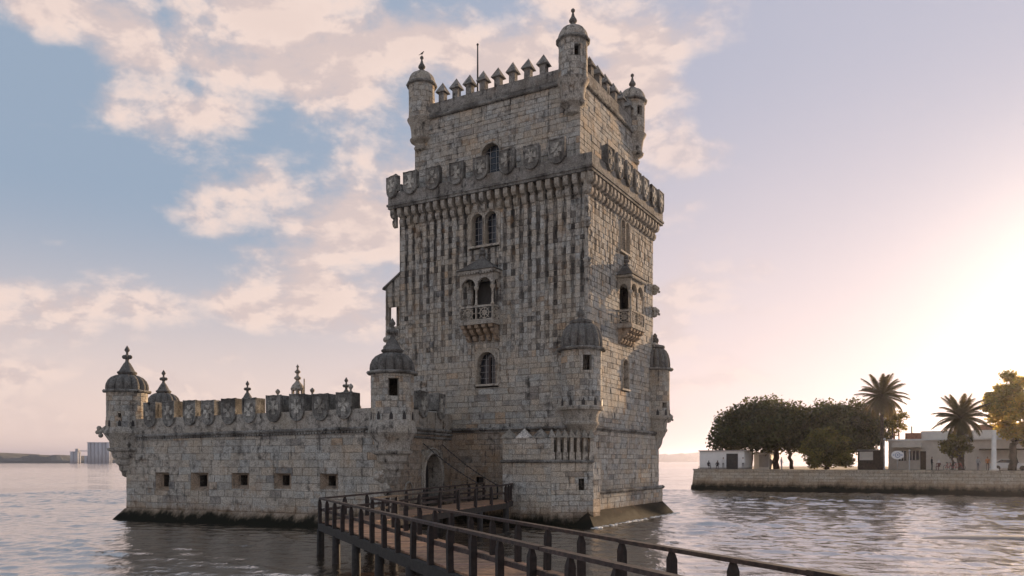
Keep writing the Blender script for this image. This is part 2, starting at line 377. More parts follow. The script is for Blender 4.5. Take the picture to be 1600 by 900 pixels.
# ------------------------------------------------------------------ mesh building
class MB:
    def __init__(s):
        s.v, s.f, s.t = [], [], []
    def add(s, verts, faces, tint=(1, 1, 1)):
        o = len(s.v)
        s.v += [tuple(p) for p in verts]
        s.f += [tuple(i + o for i in f) for f in faces]
        s.t += [tint] * len(verts)
        return s
    def box(s, x0, x1, y0, y1, z0, z1, tint=(1, 1, 1), M=None):
        vs = [(x, y, z) for z in (z0, z1) for y in (y0, y1) for x in (x0, x1)]
        if M:
            vs = [M @ Vector(p) for p in vs]
        return s.add(vs, [(0, 2, 3, 1), (4, 5, 7, 6), (0, 1, 5, 4), (2, 6, 7, 3), (0, 4, 6, 2), (1, 3, 7, 5)], tint)
    def cbox(s, x0, x1, y0, y1, z0, z1, c=0.02, tint=(1, 1, 1)):
        """box with chamfered vertical and top edges"""
        ring = lambda a, z: [(x0 + a, y0, z), (x1 - a, y0, z), (x1, y0 + a, z), (x1, y1 - a, z), (x1 - a, y1, z), (x0 + a, y1, z), (x0, y1 - a, z), (x0, y0 + a, z)]
        ins = lambda z: [(x0 + 2 * c, y0 + c, z), (x1 - 2 * c, y0 + c, z), (x1 - c, y0 + 2 * c, z), (x1 - c, y1 - 2 * c, z), (x1 - 2 * c, y1 - c, z), (x0 + 2 * c, y1 - c, z), (x0 + c, y1 - 2 * c, z), (x0 + c, y0 + 2 * c, z)]
        vs = ring(c, z0) + ring(c, z1 - c) + ins(z1)
        fs = [tuple(range(7, -1, -1)), tuple(range(16, 24))]
        for r in (0, 8):
            fs += [(r + i, r + (i + 1) % 8, r + 8 + (i + 1) % 8, r + 8 + i) for i in range(8)]
        return s.add(vs, fs, tint)
    def prism(s, poly, y0, y1, tint=(1, 1, 1), mp=None):
        """polygon in (x, z), counter-clockwise seen from -y, extruded from y0 (front) to y1"""
        n = len(poly)
        vs = [(x, y0, z) for x, z in poly] + [(x, y1, z) for x, z in poly]
        if mp:
            vs = [mp(*p) for p in vs]
        fs = [tuple(range(n)), tuple(range(2 * n - 1, n - 1, -1))]
        fs += [(i, i + n, (i + 1) % n + n, (i + 1) % n) for i in range(n)]
        return s.add(vs, fs, tint)
    def plan(s, poly, z0, z1, tint=(1, 1, 1), poly2=None):
        """plan polygon (x, y), counter-clockwise from above, raised from z0 to z1"""
        n = len(poly)
        p2 = poly2 or poly
        vs = [(x, y, z0) for x, y in poly] + [(x, y, z1) for x, y in p2]
        fs = [tuple(range(n - 1, -1, -1)), tuple(range(n, 2 * n))]
        fs += [(i, (i + 1) % n, (i + 1) % n + n, i + n) for i in range(n)]
        return s.add(vs, fs, tint)
    def lathe(s, prof, cx=0, cy=0, n=24, lobes=0, amp=0.0, a0=0.0, tint=(1, 1, 1), cap=True):
        o = []
        for r, z in prof:
            for i in range(n):
                a = a0 + 2 * PI * i / n
                k_ = 1.0
                if lobes:
                    k_ = 1.0 - amp * (1.0 - abs(math.sin(lobes * a / 2)) ** 0.7)
                o.append((cx + r * k_ * math.cos(a), cy + r * k_ * math.sin(a), z))
        fs = []
        for j in range(len(prof) - 1):
            for i in range(n):
                i2 = (i + 1) % n
                fs.append((j * n + i, j * n + i2, (j + 1) * n + i2, (j + 1) * n + i))
        if cap:
            fs.append(tuple(range(n - 1, -1, -1)))
            fs.append(tuple((len(prof) - 1) * n + i for i in range(n)))
        return s.add(o, fs, tint)
    def tube(s, pts, rad, n=6, tint=(1, 1, 1)):
        pts = [Vector(p) for p in pts]
        rads = rad if isinstance(rad, (list, tuple)) else [rad] * len(pts)
        o, fs = [], []
        up = None
        for j, p in enumerate(pts):
            d = (pts[min(j + 1, len(pts) - 1)] - pts[max(j - 1, 0)]).normalized()
            if up is None:
                up = Vector((0, 0, 1)) if abs(d.z) < 0.9 else Vector((1, 0, 0))
            a = d.cross(up).normalized()
            b = a.cross(d).normalized()
            up = b
            for i in range(n):
                t = 2 * PI * i / n
                o.append(p + rads[j] * (math.cos(t) * a + math.sin(t) * b))
        for j in range(len(pts) - 1):
            for i in range(n):
                i2 = (i + 1) % n
                fs.append((j * n + i, (j + 1) * n + i, (j + 1) * n + i2, j * n + i2))
        fs.append(tuple(range(n)))
        fs.append(tuple((len(pts) - 1) * n + i for i in range(n - 1, -1, -1)))
        return s.add(o, fs, tint)
    def beam(s, a, b, w, h, tint=(1, 1, 1)):
        """rectangular bar from a to b (centre of its top), w across, h deep"""
        a, b = Vector(a), Vector(b)
        d = (b - a).normalized()
        sd = d.cross(Vector((0, 0, 1))).normalized() * (w / 2)
        dn = Vector((0, 0, -h))
        vs = [a - sd, a + sd, a + sd + dn, a - sd + dn, b - sd, b + sd, b + sd + dn, b - sd + dn]
        return s.add(vs, [(0, 1, 2, 3), (7, 6, 5, 4), (1, 0, 4, 5), (2, 1, 5, 6), (3, 2, 6, 7), (0, 3, 7, 4)], tint)
    def rope(s, pts, r, pitch=0.35, tint=(1, 1, 1), n=6):
        """twisted rope moulding along a polyline"""
        pts = [Vector(p) for p in pts]
        line = []
        for a, b in zip(pts[:-1], pts[1:]):
            m = max(1, int((b - a).length / (pitch / 2)))
            line += [a.lerp(b, i / m) for i in range(m)]
        line.append(pts[-1])
        rads = [r * (1.0 if i % 2 else 0.72) for i in range(len(line))]
        return s.tube(line, rads, n, tint)
    def ball(s, c, r, n=10, m=6, sz=1.0, tint=(1, 1, 1)):
        prof = [(max(r * math.sin(PI * j / m), 0.001), c[2] - r * sz * math.cos(PI * j / m)) for j in range(m + 1)]
        return s.lathe(prof, c[0], c[1], n, tint=tint)
    def build(s, name, mat, parent=None, smooth=False):
        me = bpy.data.meshes.new(name)
        me.from_pydata([tuple(p) for p in s.v], [], s.f)
        at = me.color_attributes.new('tint', 'FLOAT_COLOR', 'POINT')
        flat = []
        for t in s.t:
            flat += [t[0], t[1], t[2], 1.0]
        at.data.foreach_set('color', flat)
        me.materials.append(MAT[mat])
        if smooth:
            me.polygons.foreach_set('use_smooth', [True] * len(me.polygons))
        me.update()
        return link(name, me, parent)

def link(name, data, parent=None):
    o = bpy.data.objects.new(name, data)
    COL.objects.link(o)
    if parent is not None:
        o.parent = parent
    return o

def smooth_by_angle(o, deg=40):
    me = o.data
    me.polygons.foreach_set('use_smooth', [True] * len(me.polygons))
    try:
        me.set_sharp_from_angle(angle=math.radians(deg))
    except Exception:
        pass
    return o

def thing(name, label, cat, loc=(0, 0, 0), rz=0.0, group=None):
    o = link(name, None)
    o.location = loc
    o.rotation_euler = (0, 0, rz)
    return tag(o, label, cat, group)

def tag(o, label, cat, group=None):
    o['label'] = label
    o['category'] = cat
    if group:
        o['group'] = group
    return o

def structure(o, kind='structure'):
    o['kind'] = kind
    return o

def clone(o, parent):
    c = o.copy()
    COL.objects.link(c)
    c.parent = parent
    return c

def at(px, Z, z=0.0):
    return Vector(((px - CX) / F_PX * Z, Z, z))

# ------------------------------------------------------------------ ashlar masonry
def cut(rects, hole):
    out = []
    a, b, c, d = hole
    for (x0, x1, z0, z1) in rects:
        if x1 <= a or x0 >= b or z1 <= c or z0 >= d:
            out.append((x0, x1, z0, z1))
            continue
        if x0 < a: out.append((x0, a, z0, z1))
        if x1 > b: out.append((b, x1, z0, z1))
        m0, m1 = max(x0, a), min(x1, b)
        if z0 < c: out.append((m0, m1, z0, c))
        if z1 > d: out.append((m0, m1, d, z1))
    return [r for r in out if r[1] - r[0] > 0.035 and r[3] - r[2] > 0.035]

def stone_tint(r, spread=0.11):
    g = 1 + r.uniform(-spread, spread) * (1.6 if r.random() < 0.25 else 0.8)
    w = r.uniform(-0.05, 0.06)
    t = (g * (1 + w), g, g * (1 - w))
    q = r.random()
    if q < 0.035:
        t = (t[0] * 1.0, t[1] * 0.87, t[2] * 0.76)
    elif q < 0.08:
        t = (t[0] * 0.66, t[1] * 0.66, t[2] * 0.68)
    return t

def ashlar(s0, s1, z0, z1, holes=(), ch=(0.27, 0.46), bl=(0.36, 1.2), r=rng, dark=None):
    """list of (x0, x1, z0, z1, tint) blocks laid in courses; dark(x, z) may give block columns to stain"""
    res = []
    z = z0
    while z < z1 - 0.01:
        h = r.uniform(*ch)
        if z1 - (z + h) < 0.2:
            h = z1 - z
        if dark and dark(None, z):
            xs, tints = dark(s0, z, s1)
        else:
            xs = [s0]
            while xs[-1] < s1 - 0.01:
                w = r.uniform(*bl)
                if s1 - (xs[-1] + w) < 0.25:
                    w = s1 - xs[-1]
                xs.append(xs[-1] + w)
            tints = [None] * (len(xs) - 1)
        for i in range(len(xs) - 1):
            t = tints[i] or stone_tint(r)
            rects = [(xs[i], xs[i + 1], z, z + h)]
            for hole in holes:
                rects = cut(rects, hole)
            res += [q + (t,) for q in rects]
        z += h
    return res

def block_into(mb, mp, q, r=rng, joint=0.008, back=-0.04, proud=(0.0, 0.04), ch=0.02):
    a, b, c, d, t = q
    a += joint; b -= joint; c += joint; d -= joint
    p = r.uniform(*proud)
    ch = min(ch, (b - a) * 0.25, (d - c) * 0.25)
    jt = lambda: r.uniform(-0.014, 0.012)
    ring = [(a + jt(), c + jt()), (b + jt(), c + jt()), (b + jt(), d + jt()), (a + jt(), d + jt())]
    sg = [(1, 1), (-1, 1), (-1, -1), (1, -1)]
    vs = [mp(x, z, back) for x, z in ring] + [mp(x, z, p - ch) for x, z in ring] + [mp(x + ch * u, z + ch * w, p) for (x, z), (u, w) in zip(ring, sg)]
    fs = [(8, 9, 10, 11)]
    for o in (0, 4):
        fs += [(o + i, o + (i + 1) % 4, o + 4 + (i + 1) % 4, o + 4 + i) for i in range(4)]
    mb.add(vs, fs, t)

def sheet_into(mb, mp, s0, s1, z0, z1, holes=(), d=-0.03):
    rects = [(s0, s1, z0, z1)]
    for h in holes:
        rects = cut(rects, h)
    for (a, b, c, e) in rects:
        mb.add([mp(a, c, d), mp(b, c, d), mp(b, e, d), mp(a, e, d)], [(0, 1, 2, 3)])

def arch_pts(x0, x1, z0, z1, n=10):
    """outline of a round-headed opening, from bottom left over the top to bottom right"""
    r = (x1 - x0) / 2
    cx_, zc = (x0 + x1) / 2, z1 - r
    return [(x0, z0)] + [(cx_ - r * math.cos(PI * i / n), zc + r * math.sin(PI * i / n)) for i in range(n + 1)] + [(x1, z0)]

def arch_plate(mb, mp, ox0, ox1, oz0, oz1, arches, d0, d1, tint=(1, 1, 1)):
    """flat plate (outer rectangle) pierced by round-headed openings that reach its lower edge; d0 = front, d1 = back (outward distances)"""
    arches = sorted(arches)
    edges = [ox0] + [(arches[i][1] + arches[i + 1][0]) / 2 for i in range(len(arches) - 1)] + [ox1]
    for (x0, x1, z0, z1), l, rr in zip(arches, edges[:-1], edges[1:]):
        inner = arch_pts(x0, x1, max(z0, oz0), z1)
        m = len(inner)
        outer = []
        for i, (x, z) in enumerate(inner):
            if i == 0: outer.append((l, oz0))
            elif i == m - 1: outer.append((rr, oz0))
            else:
                u = (i - 1) / (m - 3)
                if u < 0.25: outer.append((l, z + (oz1 - z) * (u / 0.25)))
                elif u > 0.75: outer.append((rr, z + (oz1 - z) * ((1 - u) / 0.25)))
                else: outer.append((l + (rr - l) * (u - 0.25) / 0.5, oz1))
        vs = [mp(x, z, d0) for x, z in outer] + [mp(x, z, d0) for x, z in inner] + [mp(x, z, d1) for x, z in inner] + [mp(x, z, d1) for x, z in outer]
        fs = []
        for i in range(m - 1):
            fs.append((i, i + m, i + m + 1, i + 1))
            fs.append((i + m, i + 2 * m, i + 2 * m + 1, i + m + 1))
            fs.append((i + 3 * m, i, i + 1, i + 3 * m + 1))
        mb.add(vs, fs, tint)

# ================================================================== the tower
T = Frame((4.676, 49.2), math.radians(-29.4525))
tower = thing('fortress_tower', 'tall pale stone tower with shield battlements rising from the water', 'tower', T.o, T.ang)
TW, TD = 14.6, 12.25            # width of the two faces in view
mpL = lambda off=0.0: (lambda s, z, d: (s, -off - d, z))
mpR = lambda off=0.0: (lambda s, z, d: (off + d, s, z))

CORB = 0.62                     # corbel spacing
corb_x = [-TW - 0.30 + CORB * i for i in range(int((TW + 0.6) / CORB) + 1)]
corb_y = [-0.30 + CORB * i for i in range(int((TD + 0.6) / CORB) + 1)]

def stain_columns(lo, hi, gaps, amount):
    """short header blocks under the gaps between corbels carry the black run-off crust"""
    rr = random.Random(5)
    lean = {g: rr.uniform(0.55, 1.25) * (0.30 if rr.random() < 0.22 else 1.0) for g in gaps}
    reach = {g: rr.uniform(0.0, 4.5) for g in gaps}
    def f(x0, z, x1=None):
        if x0 is None:
            return lo < z < hi
        xs, tn = [x0], []
        for g in gaps:
            a, b = g - rr.uniform(0.11, 0.20), g + rr.uniform(0.11, 0.20)
            if a < xs[-1] + 0.12 or b > x1 - 0.1:
                continue
            xs.append(a); tn.append(None)
            xs.append(b)
            t = min(1.0, max(0.0, (z - lo - reach[g] * 0.9) / (hi - lo) * 1.15 + 0.12)) * amount * lean[g]
            q = rr.random()
            if q < t:
                v = rr.uniform(0.16, 0.42)
                tn.append((v, v, v * 1.02))
            elif q < t + 0.2:
                v = rr.uniform(0.45, 0.7)
                tn.append((v, v * 0.97, v * 0.95))
            else:
                tn.append(None)
        xs.append(x1); tn.append(None)
        return xs, tn
    return f

wall_mb, stuff_mb = MB(), MB()
tower_blocks = []      # (score, mapping, block)
def face(mp, s0, s1, z0, z1, holes=(), depth=50.0, facing=1.0, wash=(1, 1, 1), **kw):
    sheet_into(wall_mb, mp, s0, s1, z0, z1, holes)
    for q in ashlar(s0, s1, z0, z1, holes, **kw):
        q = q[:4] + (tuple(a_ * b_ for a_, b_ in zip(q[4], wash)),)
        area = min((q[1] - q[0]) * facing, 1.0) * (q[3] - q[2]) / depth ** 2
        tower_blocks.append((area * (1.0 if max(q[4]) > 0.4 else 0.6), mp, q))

# --- openings
W2 = (-8.75, -6.25, 18.30, 20.95)
BD = (-8.4, -6.7, 13.35, 16.10)
W1 = (-8.25, -6.35, 8.95, 11.50)
PORT = (-8.0, -7.45, 2.45, 2.95)
face(mpL(), -TW, 0, 6.15, 21.95, [W2, BD, W1], 53, 1.0, dark=stain_columns(10.5, 21.9, [x + CORB / 2 for x in corb_x], 0.5))
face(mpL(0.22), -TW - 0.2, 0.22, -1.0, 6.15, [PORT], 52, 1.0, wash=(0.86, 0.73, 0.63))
RW2 = (5.35, 7.45, 18.30, 20.95)
RBD = (5.45, 7.15, 13.35, 16.10)
RW1 = (5.75, 7.25, 8.85, 11.30)
face(mpR(), 0, TD, 6.15, 21.95, [RW2, RBD, RW1], 55, 0.37, dark=stain_columns(15.0, 21.9, [y + CORB / 2 for y in corb_y], 0.55))
face(mpR(0.22), -0.22, TD + 0.7, 2.0, 6.15, [], 55, 0.37)
face(mpR(0.45), -0.9, TD + 0.95, 0.9, 2.0, [], 55, 0.37)
UX0, UX1, UY0, UY1 = -13.92, -0.9, 0.9, 11.45
UZ0, UZ1 = 22.3, 28.45
d0, d1, dz = T.onY(753, 270, UY0), T.onY(781, 270, UY0), T.onY(768, 224, UY0)
UD = (d0.x - 0.12, d1.x + 0.12, UZ0, dz.z + 0.12)
face(mpL(-UY0), UX0, UX1, UZ0, UZ1, [UD], 53, 1.0)
URD = (5.3, 6.8, UZ0, 25.5)
face(mpR(UX1), UY0, UY1, UZ0, UZ1, [URD], 56, 0.37)
# hidden sides
for (x, y0, y1, z0, z1) in ((-TW, 0, TD, 6.1, 21.95), (-TW - 0.2, -0.2, TD + 0.5, -1, 6.15), (UX0, UY0, UY1, UZ0, UZ1)):
    wall_mb.add([(x, y0, z0), (x, y1, z0), (x, y1, z1), (x, y0, z1)], [(0, 3, 2, 1)])
for (y, x0, x1, z0, z1) in ((TD, -TW, 0, 6.1, 21.95), (TD + 0.7, -TW - 0.2, 0.22, -1, 6.15), (UY1, UX0, UX1, UZ0, UZ1)):
    wall_mb.add([(x0, y, z0), (x1, y, z0), (x1, y, z1), (x0, y, z1)], [(3, 2, 1, 0)])
wall_mb.box(-TW - 0.2, 0.22, -0.2, TD + 0.7, 6.05, 6.16)
wall_mb.box(UX0 + 0.1, UX1 - 0.1, UY0 + 0.1, UY1 - 0.1, 28.4, 28.55)
wall = wall_mb.build('wall', 'mortar', tower)
tower_blocks.sort(key=lambda t: -t[0])
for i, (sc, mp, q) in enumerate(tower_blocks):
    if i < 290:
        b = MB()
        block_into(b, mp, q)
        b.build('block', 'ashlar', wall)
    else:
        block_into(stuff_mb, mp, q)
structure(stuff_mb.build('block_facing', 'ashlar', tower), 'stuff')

# --- sloping foot in the water
foot = MB()
foot.add([(0.45, -0.9, 0.95), (0.45, TD + 0.95, 0.95), (1.75, TD + 1.9, -0.6), (1.75, -2.2, -0.6), (-2.5, -2.2, -0.6), (-2.5, -0.9, 0.95)], [(0, 3, 2, 1), (0, 5, 4, 3)])
foot.add([(0.45, TD + 0.95, 0.95), (-14, TD + 0.95, 0.95), (-14, TD + 2.0, -0.6), (1.75, TD + 1.9, -0.6)], [(0, 3, 2, 1)])
foot.build('battered_foot', 'foot_stone', tower)

# --- mouldings
m = MB()
m.rope([(-TW - 0.3, -0.30, 6.14), (0.30, -0.30, 6.14), (0.30, TD + 0.8, 6.14)], 0.13, 0.34)
m.box(-TW - 0.28, 0.28, -0.27, 0.1, 5.92, 6.05); m.box(-0.1, 0.285, -0.1, TD + 0.78, 5.925, 6.055)
smooth_by_angle(m.build('string_course', 'crusted', tower), 60)
m = MB()
m.rope([(0.50, -0.75, 2.06), (0.50, TD + 1.0, 2.06)], 0.15, 0.5, n=8)
smooth_by_angle(m.build('roll_moulding', 'crusted', tower), 60)
m = MB()
m.rope([(0.0, 0.0, 13.9), (0.0, 0.0, 20.6)], 0.14, 0.4, n=8)
m.build('corner_shaft', 'carved', tower, True)

# --- corbel table
prof = [(0.0, 20.72), (0.17, 20.78), (0.27, 20.95), (0.27, 21.17), (0.17, 21.27), (0.20, 21.33), (0.42, 21.38), (0.53, 21.55), (0.53, 21.86), (0.50, 21.94), (0.0, 21.94)]
cm = MB()
n = len(prof)
vs = [(-0.155, -d, z) for d, z in prof] + [(0.155, -d, z) for d, z in prof]
cm.add(vs, [tuple(range(n)), tuple(range(2 * n - 1, n - 1, -1))] + [(i, i + n, (i + 1) % n + n, (i + 1) % n) for i in range(n)])
first = cm.build('corbel', 'carved', tower)
first.location = (corb_x[0], 0, 0)
for x in corb_x[1:]:
    c = clone(first, tower); c.location = (x, 0, rng.uniform(-0.015, 0.01))
for y in corb_y:
    c = clone(first, tower); c.location = (0, y, rng.uniform(-0.015, 0.01)); c.rotation_euler = (0, 0, PI / 2)
c = clone(first, tower); c.location = (0, 0, 0); c.rotation_euler = (0, 0, PI / 4); c.scale = (1.2, 1.25, 1)

# --- projecting gallery: drip slab, parapet, shields
O = 0.60
g = MB()
g.box(-TW - O, O, -O, TD + O, 21.95, 22.12)
g.box(-TW - O - 0.07, O + 0.07, -O - 0.07, TD + O + 0.07, 22.121, 22.27)
smooth_by_angle(g.build('gallery_floor', 'crusted', tower))
p = MB()
for (a, b, c, e) in ((-TW - O, O, -O, -O + 0.34), (O - 0.34, O, -O + 0.34, TD + O), (-TW - O, -TW - O + 0.34, -O + 0.34, TD + O), (-TW - O + 0.34, O - 0.34, TD + O - 0.34, TD + O)):
    p.cbox(a, b, c, e, 22.272, 23.05, 0.03)
p.build('parapet', 'weathered', tower)

def shield_mesh(w, h, thick, depth, body_h):
    """heater shield carved on a merlon: raised rim and cross in relief; origin at the shield's foot"""
    b = MB()
    hw = w / 2
    def outline(k_, dz=0.0):
        pts = []
        a = hw * k_
        zt = h - (1 - k_) * hw * 0.9
        zs = h * 0.42
        pts += [(a, zs), (a * 1.02, zt)]
        pts += [(a * 0.5, zt - 0.03), (0, zt), (-a * 0.5, zt - 0.03)]
        pts += [(-a * 1.02, zt), (-a, zs)]
        lo = (1 - k_) * hw * 0.9
        for i in range(1, 8):
            t = PI * i / 8
            pts.append((-a * math.cos(t), zs - (zs - lo) * math.sin(t) ** 0.85))
        return pts[::-1]
    rings = [(outline(1.0), 0.0), (outline(1.0), -thick), (outline(0.96), -thick - 0.03), (outline(0.86), -thick - 0.03), (outline(0.82), -thick + 0.015)]
    n_ = len(rings[0][0])
    vs, fs = [], []
    for pts, y in rings:
        vs += [(x, y, z) for x, z in pts]
    for j in range(len(rings) - 1):
        fs += [(j * n_ + i, (j + 1) * n_ + i, (j + 1) * n_ + (i + 1) % n_, j * n_ + (i + 1) % n_) for i in range(n_)]
    fs.append(tuple((len(rings) - 1) * n_ + i for i in range(n_)))
    b.add(vs, fs)
    b.cbox(-hw * 0.93, hw * 0.93, -0.01, depth, h - body_h, h - 0.02, 0.03)
    return b
def cross_mesh(w, h, y, t=0.05):
    b = MB()
    L_, f0, f1 = w * 0.33, w * 0.05, w * 0.17
    arm = [(f0, 0), (f1, L_), (-f1, L_), (-f0, 0)]
    cz = h * 0.54
    for i in range(4):
        a = i * PI / 2
        st = 1.18 if i % 2 == 0 else 1.0
        pts = [(x * math.cos(a) - z * st * math.sin(a), cz + x * math.sin(a) + z * st * math.cos(a)) for x, z in arm]
        b.prism(pts, y - t, y + 0.03, (1.9, 1.88, 1.82))
    return b
sh = shield_mesh(1.14, 1.62, 0.16, 0.30, 1.15).build('shield_merlon', 'crusted', tower)
cr = cross_mesh(1.14, 1.62, -0.145).build('cross', 'crusted', sh)
def place_shield(x, y, z, rz, parent, src=None, srcc=None):
    a = clone(src or sh, parent); a.location = (x, y, z); a.rotation_euler = (0, rng.uniform(-0.012, 0.012), rz + rng.uniform(-0.02, 0.02)); a.scale = (rng.uniform(0.95, 1.04), 1, rng.uniform(0.95, 1.03))
    c = clone(srcc or cr, a)
    return a
sh.location = (T.onY(642, 285, -O).x, -O, 22.68)
for px_, py_ in ((677, 278), (714, 268), (752, 262), (793, 252), (831, 242), (871, 232)):
    place_shield(T.onY(px_, py_, -O).x, -O, 22.68, 0, tower)
place_shield(-TW - O + 0.45, -O, 22.68, -0.3, tower)
for i in range(7):
    place_shield(O, 2.1 + i * 1.66, 22.68, PI / 2, tower)
for i in range(7):
    place_shield(-TW - O, 1.6 + i * 1.66, 22.68, -PI / 2, tower)
for i in range(8):
    place_shield(-13.2 + i * 1.75, TD + O, 22.68, PI, tower)

# --- upper storey: cornice, parapet, capped merlons
u = MB()
u.rope([(UX0 - 0.1, UY0 - 0.1, 28.46), (UX1 + 0.1, UY0 - 0.1, 28.46), (UX1 + 0.1, UY1 + 0.1, 28.46)], 0.15, 0.36)
u.box(UX0 - 0.16, UX1 + 0.16, UY0 - 0.16, UY0 + 0.3, 28.55, 28.72); u.box(UX1 - 0.3, UX1 + 0.163, UY0 + 0.3, UY1 + 0.16, 28.553, 28.723)
smooth_by_angle(u.build('cornice', 'crusted', tower), 60)
p = MB()
for (a, b, c, e) in ((UX0, UX1, UY0 - 0.06, UY0 + 0.38), (UX1 - 0.38, UX1 + 0.06, UY0 + 0.38, UY1), (UX0 - 0.06, UX0 + 0.38, UY0 + 0.38, UY1), (UX0 + 0.38, UX1 - 0.38, UY1 - 0.38, UY1 + 0.06)):
    p.cbox(a, b, c, e, 28.724, 29.45, 0.03)
p.build('roof_parapet', 'weathered', tower)
mm = MB()
mm.cbox(-0.225, 0.225, -0.225, 0.225, 0, 0.64, 0.02)
mer = mm.build('merlon', 'weathered', tower)
cp = MB()
cp.add([(-0.38, -0.38, 0.62), (0.38, -0.38, 0.62), (0.38, 0.38, 0.62), (-0.38, 0.38, 0.62), (-0.38, -0.38, 0.67), (0.38, -0.38, 0.67), (0.38, 0.38, 0.67), (-0.38, 0.38, 0.67), (0, 0, 1.40)],
       [(3, 2, 1, 0), (0, 1, 5, 4), (1, 2, 6, 5), (2, 3, 7, 6), (3, 0, 4, 7), (4, 5, 8), (5, 6, 8), (6, 7, 8), (7, 4, 8)])
cap = cp.build('cap', 'weathered', mer)
def place_merlon(x, y, z, s=1.0, parent=None, rz=0.0):
    a = clone(mer, parent or tower); a.location = (x, y, z); a.scale = (s, s, s * rng.uniform(0.95, 1.05)); a.rotation_euler = (rng.uniform(-0.02, 0.02), rng.uniform(-0.02, 0.02), rz + rng.uniform(-0.05, 0.05))
    clone(cap, a)
    return a
mpx = [692, 713.5, 734.5, 756, 779, 802, 825.5, 850]
mer.location = (T.onY(mpx[0], 130, UY0 + 0.15).x, UY0 + 0.15, 29.44)
for q in mpx[1:]:
    place_merlon(T.onY(q, 120, UY0 + 0.15).x, UY0 + 0.15, 29.44)
for i in range(6):
    place_merlon(UX1 - 0.15, 2.75 + i * 1.38, 29.44)
    place_merlon(UX0 + 0.15, 2.75 + i * 1.38, 29.44)
for i in range(8):
    place_merlon(-12.2 + i * 1.4, UY1 - 0.15, 29.44)

# --- round turrets
def ring_rope(mb, x, y, z, r, rr=0.09, n_=28):
    pts = [(x + r * math.cos(2 * PI * i / n_), y + r * math.sin(2 * PI * i / n_), z) for i in range(n_ + 1)]
    mb.rope(pts, rr, 2 * PI * r / n_ * 1.99)

def turret(parent, name, x, y, r, z0, z1, dome, corbel, finial, wins, mat='ashlar', lobes=12, amp=0.12, loops=True, dome_mat='dome_stone', ring=None):
    """round stone sentry turret: hollow masonry drum (the part) with dome, corbel, finial as its pieces.
       dome / corbel / finial are lathe profiles; wins = (angle, half-width, z0, z1) openings in the drum"""
    cir = 2 * PI * r
    mp = lambda s, z, d: (x + (r + d) * math.cos(s / r), y + (r + d) * math.sin(s / r), z)
    holes = []
    for (a, hw, a0, a1) in wins:
        s = (a % (2 * PI)) * r
        holes.append((s - hw, s + hw, a0, a1))
    b = MB()
    # mortar core, stepped so that openings stay open
    nseg = 32
    for i in range(nseg):
        s0_, s1_ = cir * i / nseg, cir * (i + 1) / nseg
        rects = [(s0_, s1_, z0, z1)]
        for h in holes:
            rects = cut(rects, h)
        for (a_, b_, c_, e_) in rects:
            b.add([mp(a_, c_, -0.03), mp(b_, c_, -0.03), mp(b_, e_, -0.03), mp(a_, e_, -0.03)], [(0, 1, 2, 3)], (0.55, 0.55, 0.55))
    rr = random.Random(int(x * 100 + z0 * 10))
    for q in ashlar(0, cir, z0, z1, holes, ch=(0.30, 0.42), bl=(0.32, 0.55), r=rr):
        block_into(b, mp, q, r=rr, proud=(0.0, 0.018), ch=0.012)
    for h in holes:       # jambs
        for (a_, b_) in ((h[0], 0), (h[1], 0)):
            b.add([mp(a_, h[2], 0.0), mp(a_, h[3], 0.0), mp(a_, h[3], -0.28), mp(a_, h[2], -0.28)], [(0, 1, 2, 3)], (0.8, 0.8, 0.8))
        for zz in (h[2], h[3]):
            b.add([mp(h[0], zz, 0.0), mp(h[1], zz, 0.0), mp(h[1], zz, -0.28), mp(h[0], zz, -0.28)], [(0, 1, 2, 3)], (0.8, 0.8, 0.8))
    b.lathe([(r - 0.05, z0 - 0.01), (r - 0.05, z0 + 0.02)], x, y, 24)
    drum = b.build(name, mat, parent)
    dm = MB()
    dm.lathe(dome, x, y, lobes * 6 if lobes else 28, lobes, amp, cap=True)
    smooth_by_angle(dm.build('dome', dome_mat, drum), 50)
    rg = MB()
    ring_rope(rg, x, y, z1 + 0.02, ring or r + 0.13, 0.11)
    rg.lathe([(r + 0.02, z1 - 0.10), (r + 0.10, z1 - 0.04), (r + 0.10, z1 + 0.06), (r - 0.2, z1 + 0.10)], x, y, 28, cap=False)
    smooth_by_angle(rg.build('rope_moulding', 'crusted', drum), 60)
    cb = MB()
    cb.lathe(corbel, x, y, 28)
    smooth_by_angle(cb.build('corbelled_base', 'carved', drum), 30)
    if finial:
        f = MB()
        f.lathe(finial, x, y, 12)
        smooth_by_angle(f.build('finial', 'dome_stone', drum), 45)
    if loops:
        # pointed drain loops around the foot of the drum
        for i in range(10):
            lp = MB()
            a = 2 * PI * i / 10 + 0.2
            ca, sa = math.cos(a), math.sin(a)
            P = lambda u, z, d: (x + (r + d) * ca - u * sa, y + (r + d) * sa + u * ca, z)
            pts = [(-0.10, z0 + 0.06), (0.10, z0 + 0.06), (0.10, z0 + 0.30), (0, z0 + 0.52), (-0.10, z0 + 0.30)]
            lp.add([P(u, z, 0.032) for u, z in pts] + [P(u, z, -0.05) for u, z in pts], [(0, 1, 2, 3, 4)] + [(i_, i_ + 5, (i_ + 1) % 5 + 5, (i_ + 1) % 5) for i_ in range(5)], (0.25, 0.25, 0.25))
            lp.build('drain_loop', 'iron', drum)
    return drum

def dome_prof(r, z, h, top=0.16, pw=0.5, n_=9):
    return [(r * max(math.cos(PI / 2 * i / n_) ** pw, top / r), z + h * math.sin(PI / 2 * i / n_)) for i in range(n_ + 1)]

